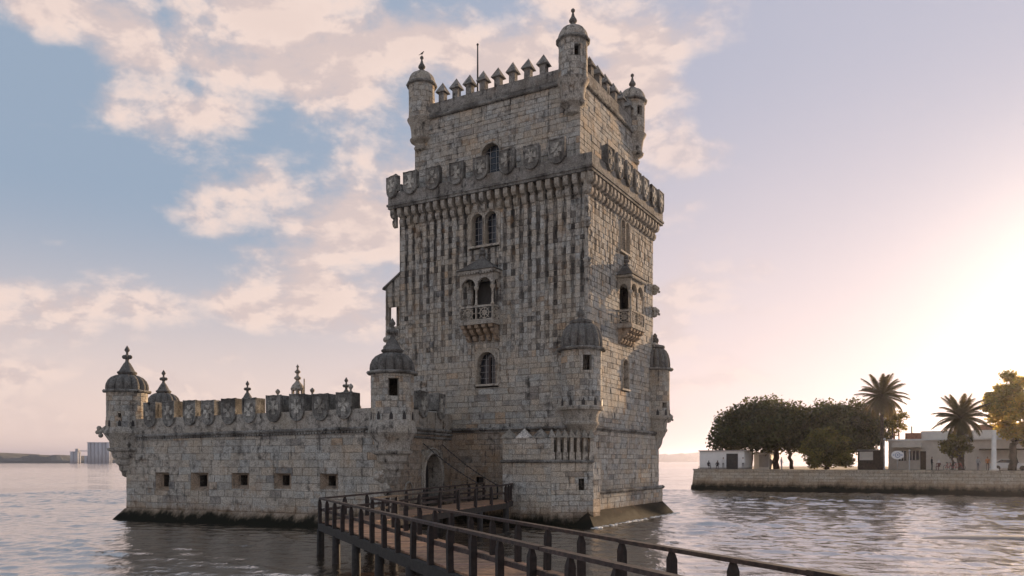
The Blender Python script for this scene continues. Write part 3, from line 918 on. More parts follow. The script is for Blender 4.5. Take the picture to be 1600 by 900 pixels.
def top_turret(x, y, wins, zt=31.0):
    z0 = 28.55
    r = 0.93
    fin = [(0.30, zt + 0.88), (0.34, zt + 0.98), (0.30, zt + 1.07), (0.16, zt + 1.12), (0.13, zt + 1.22), (0.25, zt + 1.32), (0.26, zt + 1.42), (0.12, zt + 1.66), (0.07, zt + 1.85), (0.06, zt + 1.92), (0.13, zt + 2.0), (0.13, zt + 2.1), (0.05, zt + 2.18)]
    cor = [(0.10, 26.1), (0.22, 26.25), (0.50, 26.35), (0.56, 26.5), (0.46, 26.62), (0.50, 26.75), (0.80, 26.95), (0.86, 27.08), (0.74, 27.15), (0.76, 27.6), (0.84, 28.1), (0.98, 28.35), (1.05, 28.5), (0.96, 28.58)]
    return turret(tower, 'roof_turret', x, y, r, z0, zt, dome_prof(1.0, zt + 0.05, 0.92, 0.24, 0.62), cor, fin, wins, lobes=8, amp=0.05, loops=False, dome_mat='carved', ring=1.02)
top_turret(-1.42, 1.0, [(-PI / 2 + 0.75, 0.20, 29.75, 30.45)])
top_turret(-13.42, 1.05, [(-PI / 2 - 1.2, 0.2, 29.75, 30.45)])
top_turret(-1.15, 10.95, [(-PI / 2 + 1.0, 0.2, 29.75, 30.45)])
top_turret(-13.4, 10.95, [])

def corner_turret(x, y, r, wins):
    cor = [(0.25, 4.9), (0.45, 5.05), (0.62, 5.35), (0.70, 5.75), (0.86, 5.95), (0.98, 6.20), (1.08, 6.30), (1.10, 6.42), (1.02, 6.50), (1.06, 6.9), (1.18, 7.15), (1.36, 7.22), (1.40, 7.38), (1.30, 7.46)]
    cor = [(a * r / 1.28, b) for a, b in cor]
    dome = [(1.34, 11.0), (1.35, 11.35), (1.31, 11.75), (1.20, 12.12), (1.02, 12.42), (0.78, 12.60), (0.62, 12.64)]
    dome = [(a * r / 1.28, b) for a, b in dome]
    fin = [(0.66, 12.58), (0.76, 12.66), (0.76, 12.80), (0.58, 12.86), (0.30, 12.92), (0.22, 13.05), (0.30, 13.2), (0.28, 13.35), (0.16, 13.5), (0.18, 13.62), (0.05, 13.8)]
    return turret(tower, 'corner_turret', x, y, r, 7.42, 10.98, dome, cor, fin, wins, lobes=14, amp=0.17, ring=r + 0.2)
corner_turret(-0.42, 0.12, 1.28, [(-PI / 2 + 0.72, 0.28, 9.62, 10.55)])
corner_turret(0.0, 12.75, 1.10, [(-PI / 2 + 1.05, 0.20, 8.05, 8.45), (-PI / 2 + 2.4, 0.25, 9.6, 10.5)])

# --- windows
def arched_window(parent, mp, hole, arches, sill=True, mullion=None, pane='glass', dpt=0.42, bars=True):
    fr = MB()
    arch_plate(fr, mp, hole[0], hole[1], hole[2], hole[3], arches, 0.035, -0.5, (1.05, 1.03, 1.0))
    o = fr.build('window_surround', 'carved', parent)
    hd = MB()
    for (x0, x1, z0, z1) in arches:
        pts = arch_pts(x0 - 0.05, x1 + 0.05, z0, z1 + 0.05)
        hd.tube([mp(a, b, 0.05) for a, b in pts], 0.045, 6, (1.15, 1.13, 1.1))
    hd.build('hood_moulding', 'carved', o, True)
    pn = MB()
    for (x0, x1, z0, z1) in arches:
        pn.add([mp(x0 - 0.03, z0 - 0.03, -dpt), mp(x1 + 0.03, z0 - 0.03, -dpt), mp(x1 + 0.03, z1 + 0.03, -dpt), mp(x0 - 0.03, z1 + 0.03, -dpt)], [(0, 1, 2, 3)])
    pn.build('pane', pane, o)
    if pane == 'glass' and bars:
        gb = MB()
        for (x0, x1, z0, z1) in arches:
            for i_ in range(1, 3):
                x = x0 + (x1 - x0) * i_ / 3
                gb.tube([mp(x, z0, -dpt + 0.05), mp(x, z1 - 0.12, -dpt + 0.05)], 0.016, 4)
            nz = int((z1 - z0) / 0.42)
            for i_ in range(1, nz):
                z = z0 + (z1 - z0) * i_ / nz
                gb.tube([mp(x0, z, -dpt + 0.05), mp(x1, z, -dpt + 0.05)], 0.014, 4)
        gb.build('glazing_bars', 'metal_pole', o)
    if mullion:
        for (x, z0, z1, r_) in mullion:
            c = MB()
            P = lambda q: mp(x, 0, q)
            b0 = mp(x, z0, -0.12)
            c.lathe([(r_ * 1.9, z0), (r_ * 1.9, z0 + 0.1), (r_, z0 + 0.2), (r_ * 0.9, z1 - 0.3), (r_ * 1.2, z1 - 0.26), (r_ * 2.0, z1 - 0.05), (r_ * 2.0, z1)], b0[0], b0[1], 12, tint=(1.25, 1.25, 1.25))
            c.build('colonnette', 'carved', o, True)
    if sill:
        s_ = MB()
        a, b = arches[0][0] - 0.25, arches[-1][1] + 0.25
        z = arches[0][2]
        vs = [mp(a, z - 0.13, -0.4), mp(b, z - 0.13, -0.4), mp(b, z, -0.4), mp(a, z, -0.4), mp(a, z - 0.13, 0.14), mp(b, z - 0.13, 0.14), mp(b, z, 0.14), mp(a, z, 0.14)]
        s_.add(vs, [(4, 5, 6, 7), (7, 6, 2, 3), (0, 1, 5, 4), (0, 4, 7, 3), (5, 1, 2, 6)], (1.2, 1.18, 1.15))
        s_.build('sill', 'carved', o)
    return o
arched_window(tower, mpL(), W2, [(-8.47, -7.60, 18.52, 20.70), (-7.40, -6.53, 18.52, 20.70)], mullion=[(-7.5, 18.52, 20.2, 0.085)])
w = arched_window(tower, mpL(), W1, [(-8.02, -6.60, 9.18, 11.32)])
b = MB(); b.box(-7.32, -7.18, 0.30, 0.38, 9.19, 11.0); b.build('shutter_post', 'rail_wood', w)
arched_window(tower, mpR(), RW2, [(5.62, 6.34, 18.52, 20.70), (6.48, 7.20, 18.52, 20.70)], mullion=[(6.41, 18.52, 20.2, 0.08)])
arched_window(tower, mpR(), RW1, [(5.98, 7.02, 9.05, 11.1)])
arched_window(tower, mpL(-UY0), UD, [(UD[0] + 0.12, UD[1] - 0.12, UZ0, UD[3] - 0.12)], sill=False)
arched_window(tower, mpR(UX1), URD, [(URD[0] + 0.15, URD[1] - 0.15, UZ0, URD[3] - 0.15)], sill=False)
b = MB()
b.box(PORT[0], PORT[1], 0.1, 0.25, PORT[2], PORT[3]); b.build('drain_port', 'iron', tower)

# --- canopied balconies
def balcony(cx_, rz, pos):
    """local axes: x along the wall, -y outward; every piece a child of the floor slab"""
    W_, D_ = 1.26, 0.95
    f = MB()
    f.cbox(-W_ - 0.12, W_ + 0.12, -D_ - 0.12, 0.05, 13.05, 13.30, 0.04)
    root = f.build('balcony', 'carved', tower)
    root.location = pos
    root.rotation_euler = (0, 0, rz)
    for i in range(5):
        x = -W_ * 0.86 + i * W_ * 1.72 / 4
        c = MB()
        pr = [(0.0, 12.05), (0.22, 12.1), (0.34, 12.28), (0.32, 12.42), (0.5, 12.46), (0.72, 12.62), (0.72, 12.78), (0.95, 12.85), (1.0, 13.04), (0.0, 13.04)]
        nn = len(pr)
        c.add([(x - 0.14, -d, z) for d, z in pr] + [(x + 0.14, -d, z) for d, z in pr], [tuple(range(nn)), tuple(range(2 * nn - 1, nn - 1, -1))] + [(k_, k_ + nn, (k_ + 1) % nn + nn, (k_ + 1) % nn) for k_ in range(nn)], (0.95, 0.8, 0.68))
        c.build('bracket', 'carved', root)
    # pierced balustrade: rails, posts, rosettes
    for side, (ax, ay, bx, by) in enumerate(((-W_, -D_, W_, -D_), (W_, -D_, W_, 0), (-W_, 0, -W_, -D_))):
        q = MB()
        a, b2 = Vector((ax, ay, 0)), Vector((bx, by, 0))
        L2 = (b2 - a).length
        dr = (b2 - a) / L2
        Mx = Matrix(((dr.x, -dr.y, 0, ax), (dr.y, dr.x, 0, ay), (0, 0, 1, 0), (0, 0, 0, 1)))
        q.box(0, L2, -0.06, 0.06, 14.17, 14.30, M=Mx)
        q.box(0, L2, -0.05, 0.05, 13.31, 13.40, M=Mx)
        np_ = 2 if side == 0 else 1
        for k_ in range(np_ + 1):
            u_ = L2 * k_ / np_
            q.box(u_ - 0.05, u_ + 0.05, -0.055, 0.055, 13.40, 14.17, M=Mx)
        for k_ in range(np_):
            c0 = Vector((L2 * (k_ + 0.5) / np_, 0, 13.785))
            for (rad, tr) in ((0.34, 0.035), (0.16, 0.03)):
                q.tube([Mx @ (c0 + Vector((rad * math.cos(2 * PI * i / 16), 0, rad * math.sin(2 * PI * i / 16)))) for i in range(17)], tr, 5, (1.2, 1.18, 1.15))
            for i in range(8):
                aa = 2 * PI * i / 8
                q.tube([Mx @ (c0 + Vector((0.03 * math.cos(aa), 0, 0.03 * math.sin(aa)))), Mx @ (c0 + Vector((0.52 * math.cos(aa), 0, 0.45 * math.sin(aa) if abs(math.sin(aa)) < 0.9 else 0.37 * math.sin(aa))))], 0.028, 5, (1.2, 1.18, 1.15))
        q.build('balustrade', 'carved', root)
    for (x, y) in ((-W_ + 0.02, -D_ + 0.02), (0, -D_ + 0.02), (W_ - 0.02, -D_ + 0.02)):
        c = MB()
        c.lathe([(0.12, 14.3), (0.12, 14.38), (0.075, 14.46), (0.07, 15.28), (0.10, 15.32), (0.16, 15.46), (0.16, 15.56)], x, y, 12, tint=(1.2, 1.18, 1.15))
        c.build('column', 'carved', root, True)
    fr = MB()
    arch_plate(fr, lambda s, z, d: (s, -D_ + 0.06 - d, z), -W_ - 0.03, W_ + 0.03, 15.56, 16.48, [(-W_ + 0.12, -0.08, 15.0, 16.12), (0.08, W_ - 0.12, 15.0, 16.12)], 0.08, -0.12)
    for sx in (-1, 1):
        arch_plate(fr, lambda s, z, d, sx=sx: (sx * (W_ - 0.06 + d), s, z), -D_ + 0.16, 0.0, 15.56, 16.48, [(-D_ + 0.22, -0.1, 15.0, 16.05)], 0.08, -0.12)
    fr.build('arcade', 'carved', root)
    fz = MB()
    fz.cbox(-W_ - 0.16, W_ + 0.16, -D_ - 0.16, 0.0, 16.48, 16.66, 0.05)
    for i in range(13):
        fz.ball((-W_ + i * W_ / 6, -D_ - 0.15, 16.42), 0.085, 6, 4)
    fz.build('frieze', 'carved', root)
    rf = MB()
    a = W_ + 0.22
    rf.add([(-a, -D_ - 0.22, 16.66), (a, -D_ - 0.22, 16.66), (a, 0, 16.66), (-a, 0, 16.66), (-0.16, -0.30, 17.55), (0.16, -0.30, 17.55), (0.16, 0, 17.6), (-0.16, 0, 17.6)],
           [(0, 1, 5, 4), (1, 2, 6, 5), (3, 0, 4, 7), (4, 5, 6, 7), (0, 3, 2, 1)], (0.9, 0.9, 0.9))
    rf.build('canopy_roof', 'dome_stone', root)
    fi = MB()
    fi.lathe([(0.20, 17.5), (0.22, 17.62), (0.13, 17.68), (0.12, 17.76), (0.21, 17.84), (0.21, 17.96), (0.13, 18.02), (0.18, 18.1), (0.14, 18.24), (0.03, 18.36)], 0, -0.16, 10)
    fi.build('finial', 'dome_stone', root)
    return root
balcony(0, 0, (-7.55, 0, 0))
balcony(0, PI / 2, (0, 6.35, 0))
for mp, h in ((mpL(), BD), (mpR(), RBD)):
    b = MB()
    b.add([mp(h[0] - 0.1, h[2] - 0.1, -0.5), mp(h[1] + 0.1, h[2] - 0.1, -0.5), mp(h[1] + 0.1, h[3] + 0.1, -0.5), mp(h[0] - 0.1, h[3] + 0.1, -0.5)], [(0, 1, 2, 3)])
    b.build('balcony_door', 'door_dark', tower)

# --- carved stones on the corners
def gargoyle(x, y, z, rz, s=1.0):
    b = MB()
    b.lathe([(0.05, -0.35), (0.2, -0.28), (0.26, -0.1), (0.2, 0.0), (0.28, 0.12), (0.3, 0.24), (0.12, 0.4), (0.02, 0.42)], 0, 0, 8)
    b.ball((0.22, 0, 0.1), 0.17, 7, 5)
    b.ball((0.34, 0.05, -0.12), 0.10, 6, 4)
    o = b.build('carved_corbel', 'carved', tower)
    o.location = (x, y, z); o.rotation_euler = (0, 0, rz); o.scale = (s, s, s)
for z in (18.9, 16.4):
    gargoyle(0.05, -0.05, z, -PI / 4, 0.95)
for z in (17.0, 15.3, 12.6):
    gargoyle(0.1, TD + 0.05, z, 0.3, 1.05)
gargoyle(0.9, 13.2, 7.3, 0.6, 1.0)

# --- loggia on the side towards the river
lg = MB()
LX0, LX1, LY0, LY1 = -16.6, -TW, 0.9, 9.6
mpG = lambda s, z, d: (s, LY0 - d, z)
GH = (LX0 + 0.32, LX1 - 0.75, 13.9, 15.3)
sheet_into(lg, mpG, LX0, LX1, 12.9, 16.75, [GH])
for q in ashlar(LX0, LX1, 12.9, 16.75, [GH], bl=(0.5, 0.8)):
    block_into(lg, mpG, q)
lg.add([(LX0, LY0, 16.75), (LX1, LY0, 16.75), (LX1, LY0, 18.1), (LX0, LY0, 16.85)], [(0, 1, 2, 3)])
lg.box(LX0, LX0 + 0.3, LY0 + 0.02, LY0 + 0.3, 12.9, 16.75); lg.box(LX0, LX0 + 0.3, LY1 - 0.4, LY1, 12.9, 16.75)
for i in range(1, 6):
    lg.box(LX0 + 0.03, LX0 + 0.2, LY0 + i * 1.36 - 0.1, LY0 + i * 1.36 + 0.1, 14.0, 15.9)
lg.box(LX0 + 0.01, LX0 + 0.28, LY0 + 0.3, LY1 - 0.4, 12.9, 14.0); lg.box(LX0 + 0.01, LX0 + 0.28, LY0 + 0.3, LY1 - 0.4, 15.9, 16.74)
lg.box(LX0, LX1, LY0 + 0.05, LY1, 12.7, 12.9)
logg = lg.build('loggia', 'ashlar', tower)
rf = MB()
rf.add([(LX0 - 0.2, LY0 - 0.12, 16.80), (LX0 - 0.2, LY1 + 0.1, 16.80), (LX1, LY1 + 0.1, 18.2), (LX1, LY0 - 0.12, 18.2), (LX0 - 0.2, LY0 - 0.12, 16.66), (LX0 - 0.2, LY1 + 0.1, 16.66), (LX1, LY1 + 0.1, 18.05), (LX1, LY0 - 0.12, 18.05)],
       [(0, 3, 2, 1), (4, 5, 6, 7), (0, 4, 7, 3), (0, 1, 5, 4), (1, 2, 6, 5)])
rf.build('loggia_roof', 'dome_stone', logg)
bk = MB()
for z in (12.4, 13.0):
    bk.ball((LX0 - 0.05, LY0 + 0.1, z), 0.22, 7, 5)
bk.build('bracket', 'carved', logg)

# --- gun platform (barbican) against the foot of the corner
AP = [(-4.62, 0.2), (-4.62, -2.5), (-1.25, -2.5), (0.72, -0.72), (0.72, 0.4)]
ann = MB()
ann_small = MB()
def seg_map(p, q):
    p, q = Vector((p[0], p[1], 0)), Vector((q[0], q[1], 0))
    L_ = (q - p).length
    e = (q - p) / L_
    nrm = Vector((e.y, -e.x, 0))
    return L_, (lambda s, z, d: tuple(p + e * s + nrm * d + Vector((0, 0, z))))
SLIT = {2: (1.75, 2.1, 2.25, 2.95)}
ann_core = MB()
for i in range(4):
    L_, mp = seg_map(AP[i], AP[i + 1])
    hs = [SLIT[i]] if i in SLIT else []
    top = 5.42 if i in (0, 1) else 3.95
    sheet_into(ann_core, mp, 0, L_, -1, top, hs)
    for q in ashlar(0, L_, -1, top, hs):
        block_into(ann_small, mp, q[:4] + (tuple(1.1 * v_ for v_ in q[4]),), proud=(0.0, 0.05))
    for h in hs:
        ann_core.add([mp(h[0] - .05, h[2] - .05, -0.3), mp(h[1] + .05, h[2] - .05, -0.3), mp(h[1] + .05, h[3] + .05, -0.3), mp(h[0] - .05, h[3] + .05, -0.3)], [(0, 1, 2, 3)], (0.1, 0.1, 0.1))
ins = [(-4.5, 0.2), (-4.5, -2.38), (-1.3, -2.38), (0.6, -0.68), (0.6, 0.4)]
ann_core.plan(ins, 3.7, 3.9)
ann_core.plan([(-4.3, 0.0), (-4.3, -1.9), (-1.45, -1.9), (0.2, -0.35), (0.2, 0.1)], 3.9, 5.3, (0.5, 0.5, 0.5))  # set-back core tinted darker to stand for the shade between the pillars
platform = ann_core.build('corner_platform', 'mortar', tower)
structure(ann_small.build('block_facing', 'ashlar', platform), 'stuff')
m = MB()
m.rope([(-4.70, -1.5, 4.0), (-4.70, -2.58, 4.0), (-1.22, -2.58, 4.0), (0.80, -0.75, 4.0)], 0.12, 0.32)
m.build('rope_course', 'crusted', platform, True)
for x in (-4.28, -3.2, -2.05):
    p_ = MB()
    p_.add([(x - 0.43, -2.62, 5.42), (x + 0.43, -2.62, 5.42), (x + 0.43, -1.9, 5.42), (x - 0.43, -1.9, 5.42), (x - 0.43, -2.62, 5.5), (x + 0.43, -2.62, 5.5), (x + 0.43, -1.9, 5.5), (x - 0.43, -1.9, 5.5), (x, -2.26, 6.04)],
           [(3, 2, 1, 0), (0, 1, 5, 4), (1, 2, 6, 5), (2, 3, 7, 6), (3, 0, 4, 7), (4, 5, 8), (5, 6, 8), (6, 7, 8), (7, 4, 8)], (1.7, 1.7, 1.75) if x == -3.2 else (0.8, 0.8, 0.8))
    p_.build('pyramid_cap', 'carved', platform)
L_, mp = seg_map(AP[2], AP[3])
for i in range(7):
    s = 0.08 + i * (L_ - 0.16) / 6
    p_ = MB()
    bx = lambda w_, a, b2, d0_, d1_: p_.add([mp(s - w_, a, d0_), mp(s + w_, a, d0_), mp(s + w_, a, d1_), mp(s - w_, a, d1_), mp(s - w_, b2, d0_), mp(s + w_, b2, d0_), mp(s + w_, b2, d1_), mp(s - w_, b2, d1_)], [(0, 1, 5, 4), (1, 2, 6, 5), (3, 0, 4, 7), (4, 5, 6, 7), (2, 3, 7, 6)], (1.15, 1.12, 1.08))
    bx(0.16, 4.05, 4.55, 0.02, -0.38)
    bx(0.095, 4.55, 5.45, 0.0, -0.34)
    c5 = [mp(s - 0.24, 5.45, 0.1), mp(s + 0.24, 5.45, 0.1), mp(s + 0.24, 5.45, -0.44), mp(s - 0.24, 5.45, -0.44), mp(s, 5.98, -0.17)]
    p_.add(c5, [(3, 2, 1, 0), (0, 1, 4), (1, 2, 4), (2, 3, 4), (3, 0, 4)], (0.7, 0.7, 0.7))
    p_.build('capped_pillar', 'carved', platform)

# --- flag pole and bird on the roof
fp = thing('flagpole', 'thin bare flagpole on the tower roof behind the capped merlons', 'flagpole', T.world(-9.9, 3.0, 28.55))
b = MB(); b.lathe([(0.075, 0), (0.06, 3.6), (0.045, 5.4)], n=10); b.build('pole', 'iron', fp, True)
b = MB(); b.ball((0, 0, 5.44), 0.09, 8, 6); b.build('truck', 'iron', fp, True)
bp = T.world(-13.42, 1.05, 33.2)
b = MB()
b.tube([(-0.17, 0, 0.20), (-0.08, 0, 0.23), (0.04, 0, 0.28), (0.12, 0, 0.35), (0.17, 0, 0.43), (0.20, 0, 0.47), (0.25, 0, 0.46), (0.29, 0, 0.45)], [0.03, 0.075, 0.10, 0.085, 0.05, 0.05, 0.03, 0.008], 8)
b.tube([(-0.16, 0, 0.20), (-0.38, 0, 0.10)], [0.035, 0.02], 5)
for sy in (-0.04, 0.04):
    b.tube([(0.03, sy, 0.22), (0.03, sy, 0.0)], 0.012, 4)
bird = b.build('bird', 'feather', None, True)
bird.location = bp
bird.scale = (0.62, 0.62, 0.62)
bird.rotation_euler = (0, 0, math.radians(-10))
tag(bird, 'small dark bird perched on a turret finial of the tower', 'bird')

# ================================================================== the gun bastion
B = Frame((-7.07, 45.95), math.radians(-24.1))
bastion = thing('gun_bastion', 'low stone bastion with gun ports, shield battlements and domed sentry turrets beside the tower', 'bastion', B.o, B.ang)
RW = Frame((-7.07, 45.95), math.radians(70.3))             # return wall with the gate
ra = RW.ang - B.ang
HEX = [(0.0, 0.0), (-21.6, 0.0), (-31.4, 12.0), (-29.2, 20.0), (-18.6, 21.3), (-6.0, 17.0)]
ports_px = [(243, 264, 739.5, 768), (298, 326, 739, 767), (362, 389, 739, 764), (428, 455, 739, 764), (500, 528, 739, 765)]
PORTS = []
for (a, b, c, e) in ports_px:
    p0, p1 = B.onY(a, c), B.onY(b, e)
    PORTS.append((p0.x, p1.x, max(p1.z, 2.02), 3.25))
bw, bst = MB(), MB()
front = lambda s, z, d: (s, -d, z)
SZ = lambda x: 5.62 + (x + 19.3) / 17.5 * 0.22              # the string course climbs a little towards the tower
sheet_into(bw, front, -21.6, 0.0, -1.0, 5.7, PORTS)
cr_, sr_ = math.cos(ra), math.sin(ra)
ret = lambda s, z, d: (s * cr_ + d * sr_, s * sr_ - d * cr_, z)    # along the return wall, outward to its right
GATE = (4.0, 7.1, 0.9, 4.75)
sheet_into(bw, ret, 0.0, 8.75, -1.0, 5.95, [GATE])
def hex_wall(i, j, z0, z1):
    L_, mp = seg_map(HEX[j], HEX[i])
    return L_, mp
for i in range(1, 5):
    L_, mp = hex_wall(i, i + 1, -1, 5.8)
    sheet_into(bw, mp, 0, L_, -1, 6.0)
bw.plan([(x, y) for x, y in HEX][::-1] if False else [(0, 0.1), (-6.0, 16.9), (-18.6, 21.1), (-29.0, 19.8), (-31.2, 12.0), (-21.5, 0.1)][::-1], 5.5, 5.75)
bwall = bw.build('wall', 'mortar', bastion)
blocks = []
for q in ashlar(-21.6, 0.0, -1.0, 5.62, PORTS, ch=(0.40, 0.50), bl=(0.7, 1.5)):
    blocks.append(((q[1] - q[0]) * (q[3] - q[2]) * (1 if q[3] > 0.2 else 0.01), front, q))
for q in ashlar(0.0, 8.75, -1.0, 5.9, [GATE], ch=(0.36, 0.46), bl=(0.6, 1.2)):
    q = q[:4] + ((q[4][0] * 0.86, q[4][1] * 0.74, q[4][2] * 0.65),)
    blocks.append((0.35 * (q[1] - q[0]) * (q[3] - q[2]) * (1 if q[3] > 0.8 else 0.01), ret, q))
blocks.sort(key=lambda t: -t[0])
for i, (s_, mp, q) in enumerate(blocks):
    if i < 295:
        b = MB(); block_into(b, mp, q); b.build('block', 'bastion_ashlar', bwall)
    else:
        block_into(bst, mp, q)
for i in range(1, 5):
    L_, mp = hex_wall(i, i + 1, -1, 5.8)
    for q in ashlar(0, L_, -1, 5.8, (), ch=(0.42, 0.55), bl=(0.8, 1.6)):
        block_into(bst, mp, q)
structure(bst.build('block_facing', 'bastion_ashlar', bastion), 'stuff')

# gun ports: splayed recess leading to a dark slot
for (a, b, c, e) in PORTS:
    g = MB()
    w_ = b - a
    ia, ib, ic, ie = a + w_ * 0.20, a + w_ * 0.60, c + (e - c) * 0.22, e - (e - c) * 0.14
    o4 = [(a, 0.02, c), (b, 0.02, c), (b, 0.02, e), (a, 0.02, e)]
    i4 = [(ia, 0.5, ic), (ib, 0.5, ic), (ib, 0.5, ie), (ia, 0.5, ie)]
    b4 = [(ia, 2.2, ic), (ib, 2.2, ic), (ib, 2.2, ie), (ia, 2.2, ie)]
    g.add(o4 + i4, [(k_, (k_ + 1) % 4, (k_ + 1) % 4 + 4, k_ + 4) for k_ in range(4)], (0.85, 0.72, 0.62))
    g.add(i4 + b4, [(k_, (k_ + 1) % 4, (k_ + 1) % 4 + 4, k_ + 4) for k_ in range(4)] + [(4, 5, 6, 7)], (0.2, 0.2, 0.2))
    g.build('gun_port', 'bastion_ashlar', bastion)

# sloping foot
ft = MB()
ft.add([(-21.7, -0.06, 0.75), (0.3, -0.06, 0.75), (0.6, -0.95, -0.6), (-22.8, -0.95, -0.6), (-22.5, 0.5, -0.6)], [(0, 3, 2, 1), (0, 4, 3)])
ft.build('battered_foot', 'bastion_ashlar', bastion)

# rope string and dentils
m = MB()
m.rope([(-21.4, -0.10, SZ(-21.4) + 0.14), (-1.2, -0.10, SZ(-1.2) + 0.14)], 0.12, 0.36)
m.add([(-21.6, -0.06, SZ(-21.6) - 0.02), (0, -0.06, SZ(0) - 0.02), (0, -0.06, SZ(0) + 0.1), (-21.6, -0.06, SZ(-21.6) + 0.1), (-21.6, 0.1, SZ(-21.6) - 0.02), (0, 0.1, SZ(0) - 0.02)], [(0, 1, 2, 3), (4, 5, 1, 0)])
for i in range(96):
    x = -21.4 + i * 0.215
    z = SZ(x)
    m.box(x - 0.06, x + 0.06, -0.13, -0.04, z - 0.12, z - 0.015)
m.build('string_course', 'crusted', bastion)
m = MB()
m.rope([ret(1.1, 6.02, 0.1), ret(8.7, 6.02, 0.1)], 0.13, 0.36)
for i in range(26):
    s0_ = 1.6 + i * 0.28
    for (zz, dd) in ((5.78, 0.15), (5.52, 0.08)):
        m.ball(ret(s0_, zz, dd), 0.10, 6, 4)
m.build('string_course', 'crusted', bastion)

# parapets
p = MB()
def parapet_run(mp, s0, s1, z0, z1, th=0.5):
    for k_ in range(1):
        vs = [mp(s0, z0(s0), 0.0), mp(s1, z0(s1), 0.0), mp(s1, z1(s1), 0.0), mp(s0, z1(s0), 0.0), mp(s0, z0(s0), -th), mp(s1, z0(s1), -th), mp(s1, z1(s1), -th), mp(s0, z1(s0), -th)]
        p.add(vs, [(0, 1, 2, 3), (3, 2, 6, 7), (5, 4, 7, 6), (0, 3, 7, 4), (1, 5, 6, 2)])
parapet_run(front, -21.5, -0.9, lambda s: SZ(s) + 0.1, lambda s: SZ(s) + 1.32, 0.9)
parapet_run(ret, 1.0, 8.7, lambda s: 5.96, lambda s: 7.2, 0.6)
for i in range(1, 5):
    L_, mp = hex_wall(i, i + 1, 0, 0)
    parapet_run(mp, 0, L_, lambda s: 5.8, lambda s: 7.1, 0.8)
p.build('parapet', 'carved', bastion)

# shield merlons: each with the cross in relief on a deep block
bsh = shield_mesh(1.12, 1.72, 0.13, 0.85, 1.10).build('shield_merlon', 'crusted', bastion)
bcr = cross_mesh(1.12, 1.72, -0.115, 0.045).build('cross', 'crusted', bsh)
mxs = [B.onY(q, 640).x for q in (236, 265, 298, 327, 359, 391, 429, 465, 502, 539)]
bsh.location = (mxs[0], -0.01, SZ(mxs[0]) + 0.70)
for x in mxs[1:]:
    place_shield(x, -0.01, SZ(x) + 0.70 + rng.uniform(-0.03, 0.03), rng.uniform(-0.02, 0.02), bastion, bsh, bcr)
for s in (4.15, 6.75):
    q = ret(s, 6.75, 0.01)
    place_shield(q[0], q[1], q[2], ra, bastion, bsh, bcr)
for i in range(1, 5):
    L_, mp = hex_wall(i, i + 1, 0, 0)
    nm = int(L_ / 1.95)
    d_ = Vector((HEX[i][0] - HEX[i + 1][0], HEX[i][1] - HEX[i + 1][1]))
    for k_ in range(nm):
        s = L_ * (k_ + 0.5) / nm
        if min(s, L_ - s) < 1.2:
            continue
        q = mp(s, 6.45, 0.01)
        place_shield(q[0], q[1], q[2], math.atan2(d_.y, d_.x), bastion, bsh, bcr)

# domed sentry turrets
def sentry(x, y, r, wins, z0=6.35, z1=8.85, low=2.9, s=1.0):
    cor = [(0.12, low), (0.30, low + 0.12), (0.34, low + 0.35), (0.46, low + 0.5), (0.50, low + 0.8), (0.66, low + 0.95), (0.70, low + 1.25), (0.88, low + 1.42), (0.93, low + 1.75), (1.16, low + 1.86), (1.20, low + 2.0), (1.02, low + 2.06), (1.06, low + 2.5), (1.22, low + 2.75), (1.34, low + 2.95), (1.42, low + 3.05), (1.42, low + 3.2), (1.3, z0 - 0.06), (1.24, z0 + 0.02)]
    k_ = r / 1.24
    cor = [(a * k_, b) for a, b in cor]
    dm = [(1.28 * k_, z1 + 0.04), (1.33 * k_, z1 + 0.25), (1.30 * k_, z1 + 0.5), (1.18 * k_, z1 + 0.78), (0.98 * k_, z1 + 1.0), (0.72 * k_, z1 + 1.14), (0.52 * k_, z1 + 1.20)]
    f0 = z1 + 1.17
    fin = [(0.50, f0), (0.64, f0 + 0.10), (0.66, f0 + 0.2), (0.52, f0 + 0.3), (0.38, f0 + 0.56), (0.22, f0 + 0.84), (0.14, f0 + 0.92), (0.12, f0 + 1.05)]
    drum = turret(bastion, 'sentry_turret', x, y, r, z0, z1, dm, cor, fin, wins, mat='bastion_ashlar', lobes=14, amp=0.17, ring=r + 0.16)
    c = MB()
    zc = f0 + 1.28
    for i in range(4):
        a = i * PI / 2 + 0.5
        c.ball((x + 0.20 * math.cos(a), y + 0.20 * math.sin(a), zc), 0.15, 8, 6)
    c.lathe([(0.10, f0 + 1.0), (0.16, zc - 0.1), (0.16, zc + 0.1), (0.08, zc + 0.18), (0.08, zc + 0.32), (0.17, zc + 0.44), (0.18, zc + 0.52), (0.09, zc + 0.68), (0.015, zc + 0.80)], x, y, 10)
    smooth_by_angle(c.build('cross_finial', 'dome_stone', drum), 50)
    return drum
sentry(-21.85, 0.25, 1.32, [(-PI / 2 + 0.5, 0.10, 7.0, 7.3), (PI * 0.42, 0.3, 7.0, 8.0)])
sentry(0.05, 0.1, 1.24, [(-PI / 2 + 0.62, 0.30, 7.75, 8.75)], z1=9.12, low=2.6)
sentry(HEX[2][0], HEX[2][1], 1.3, [])
sentry(HEX[3][0], HEX[3][1], 1.3, [], z1=8.55)
sentry(HEX[4][0], HEX[4][1], 1.3, [], z1=8.55)
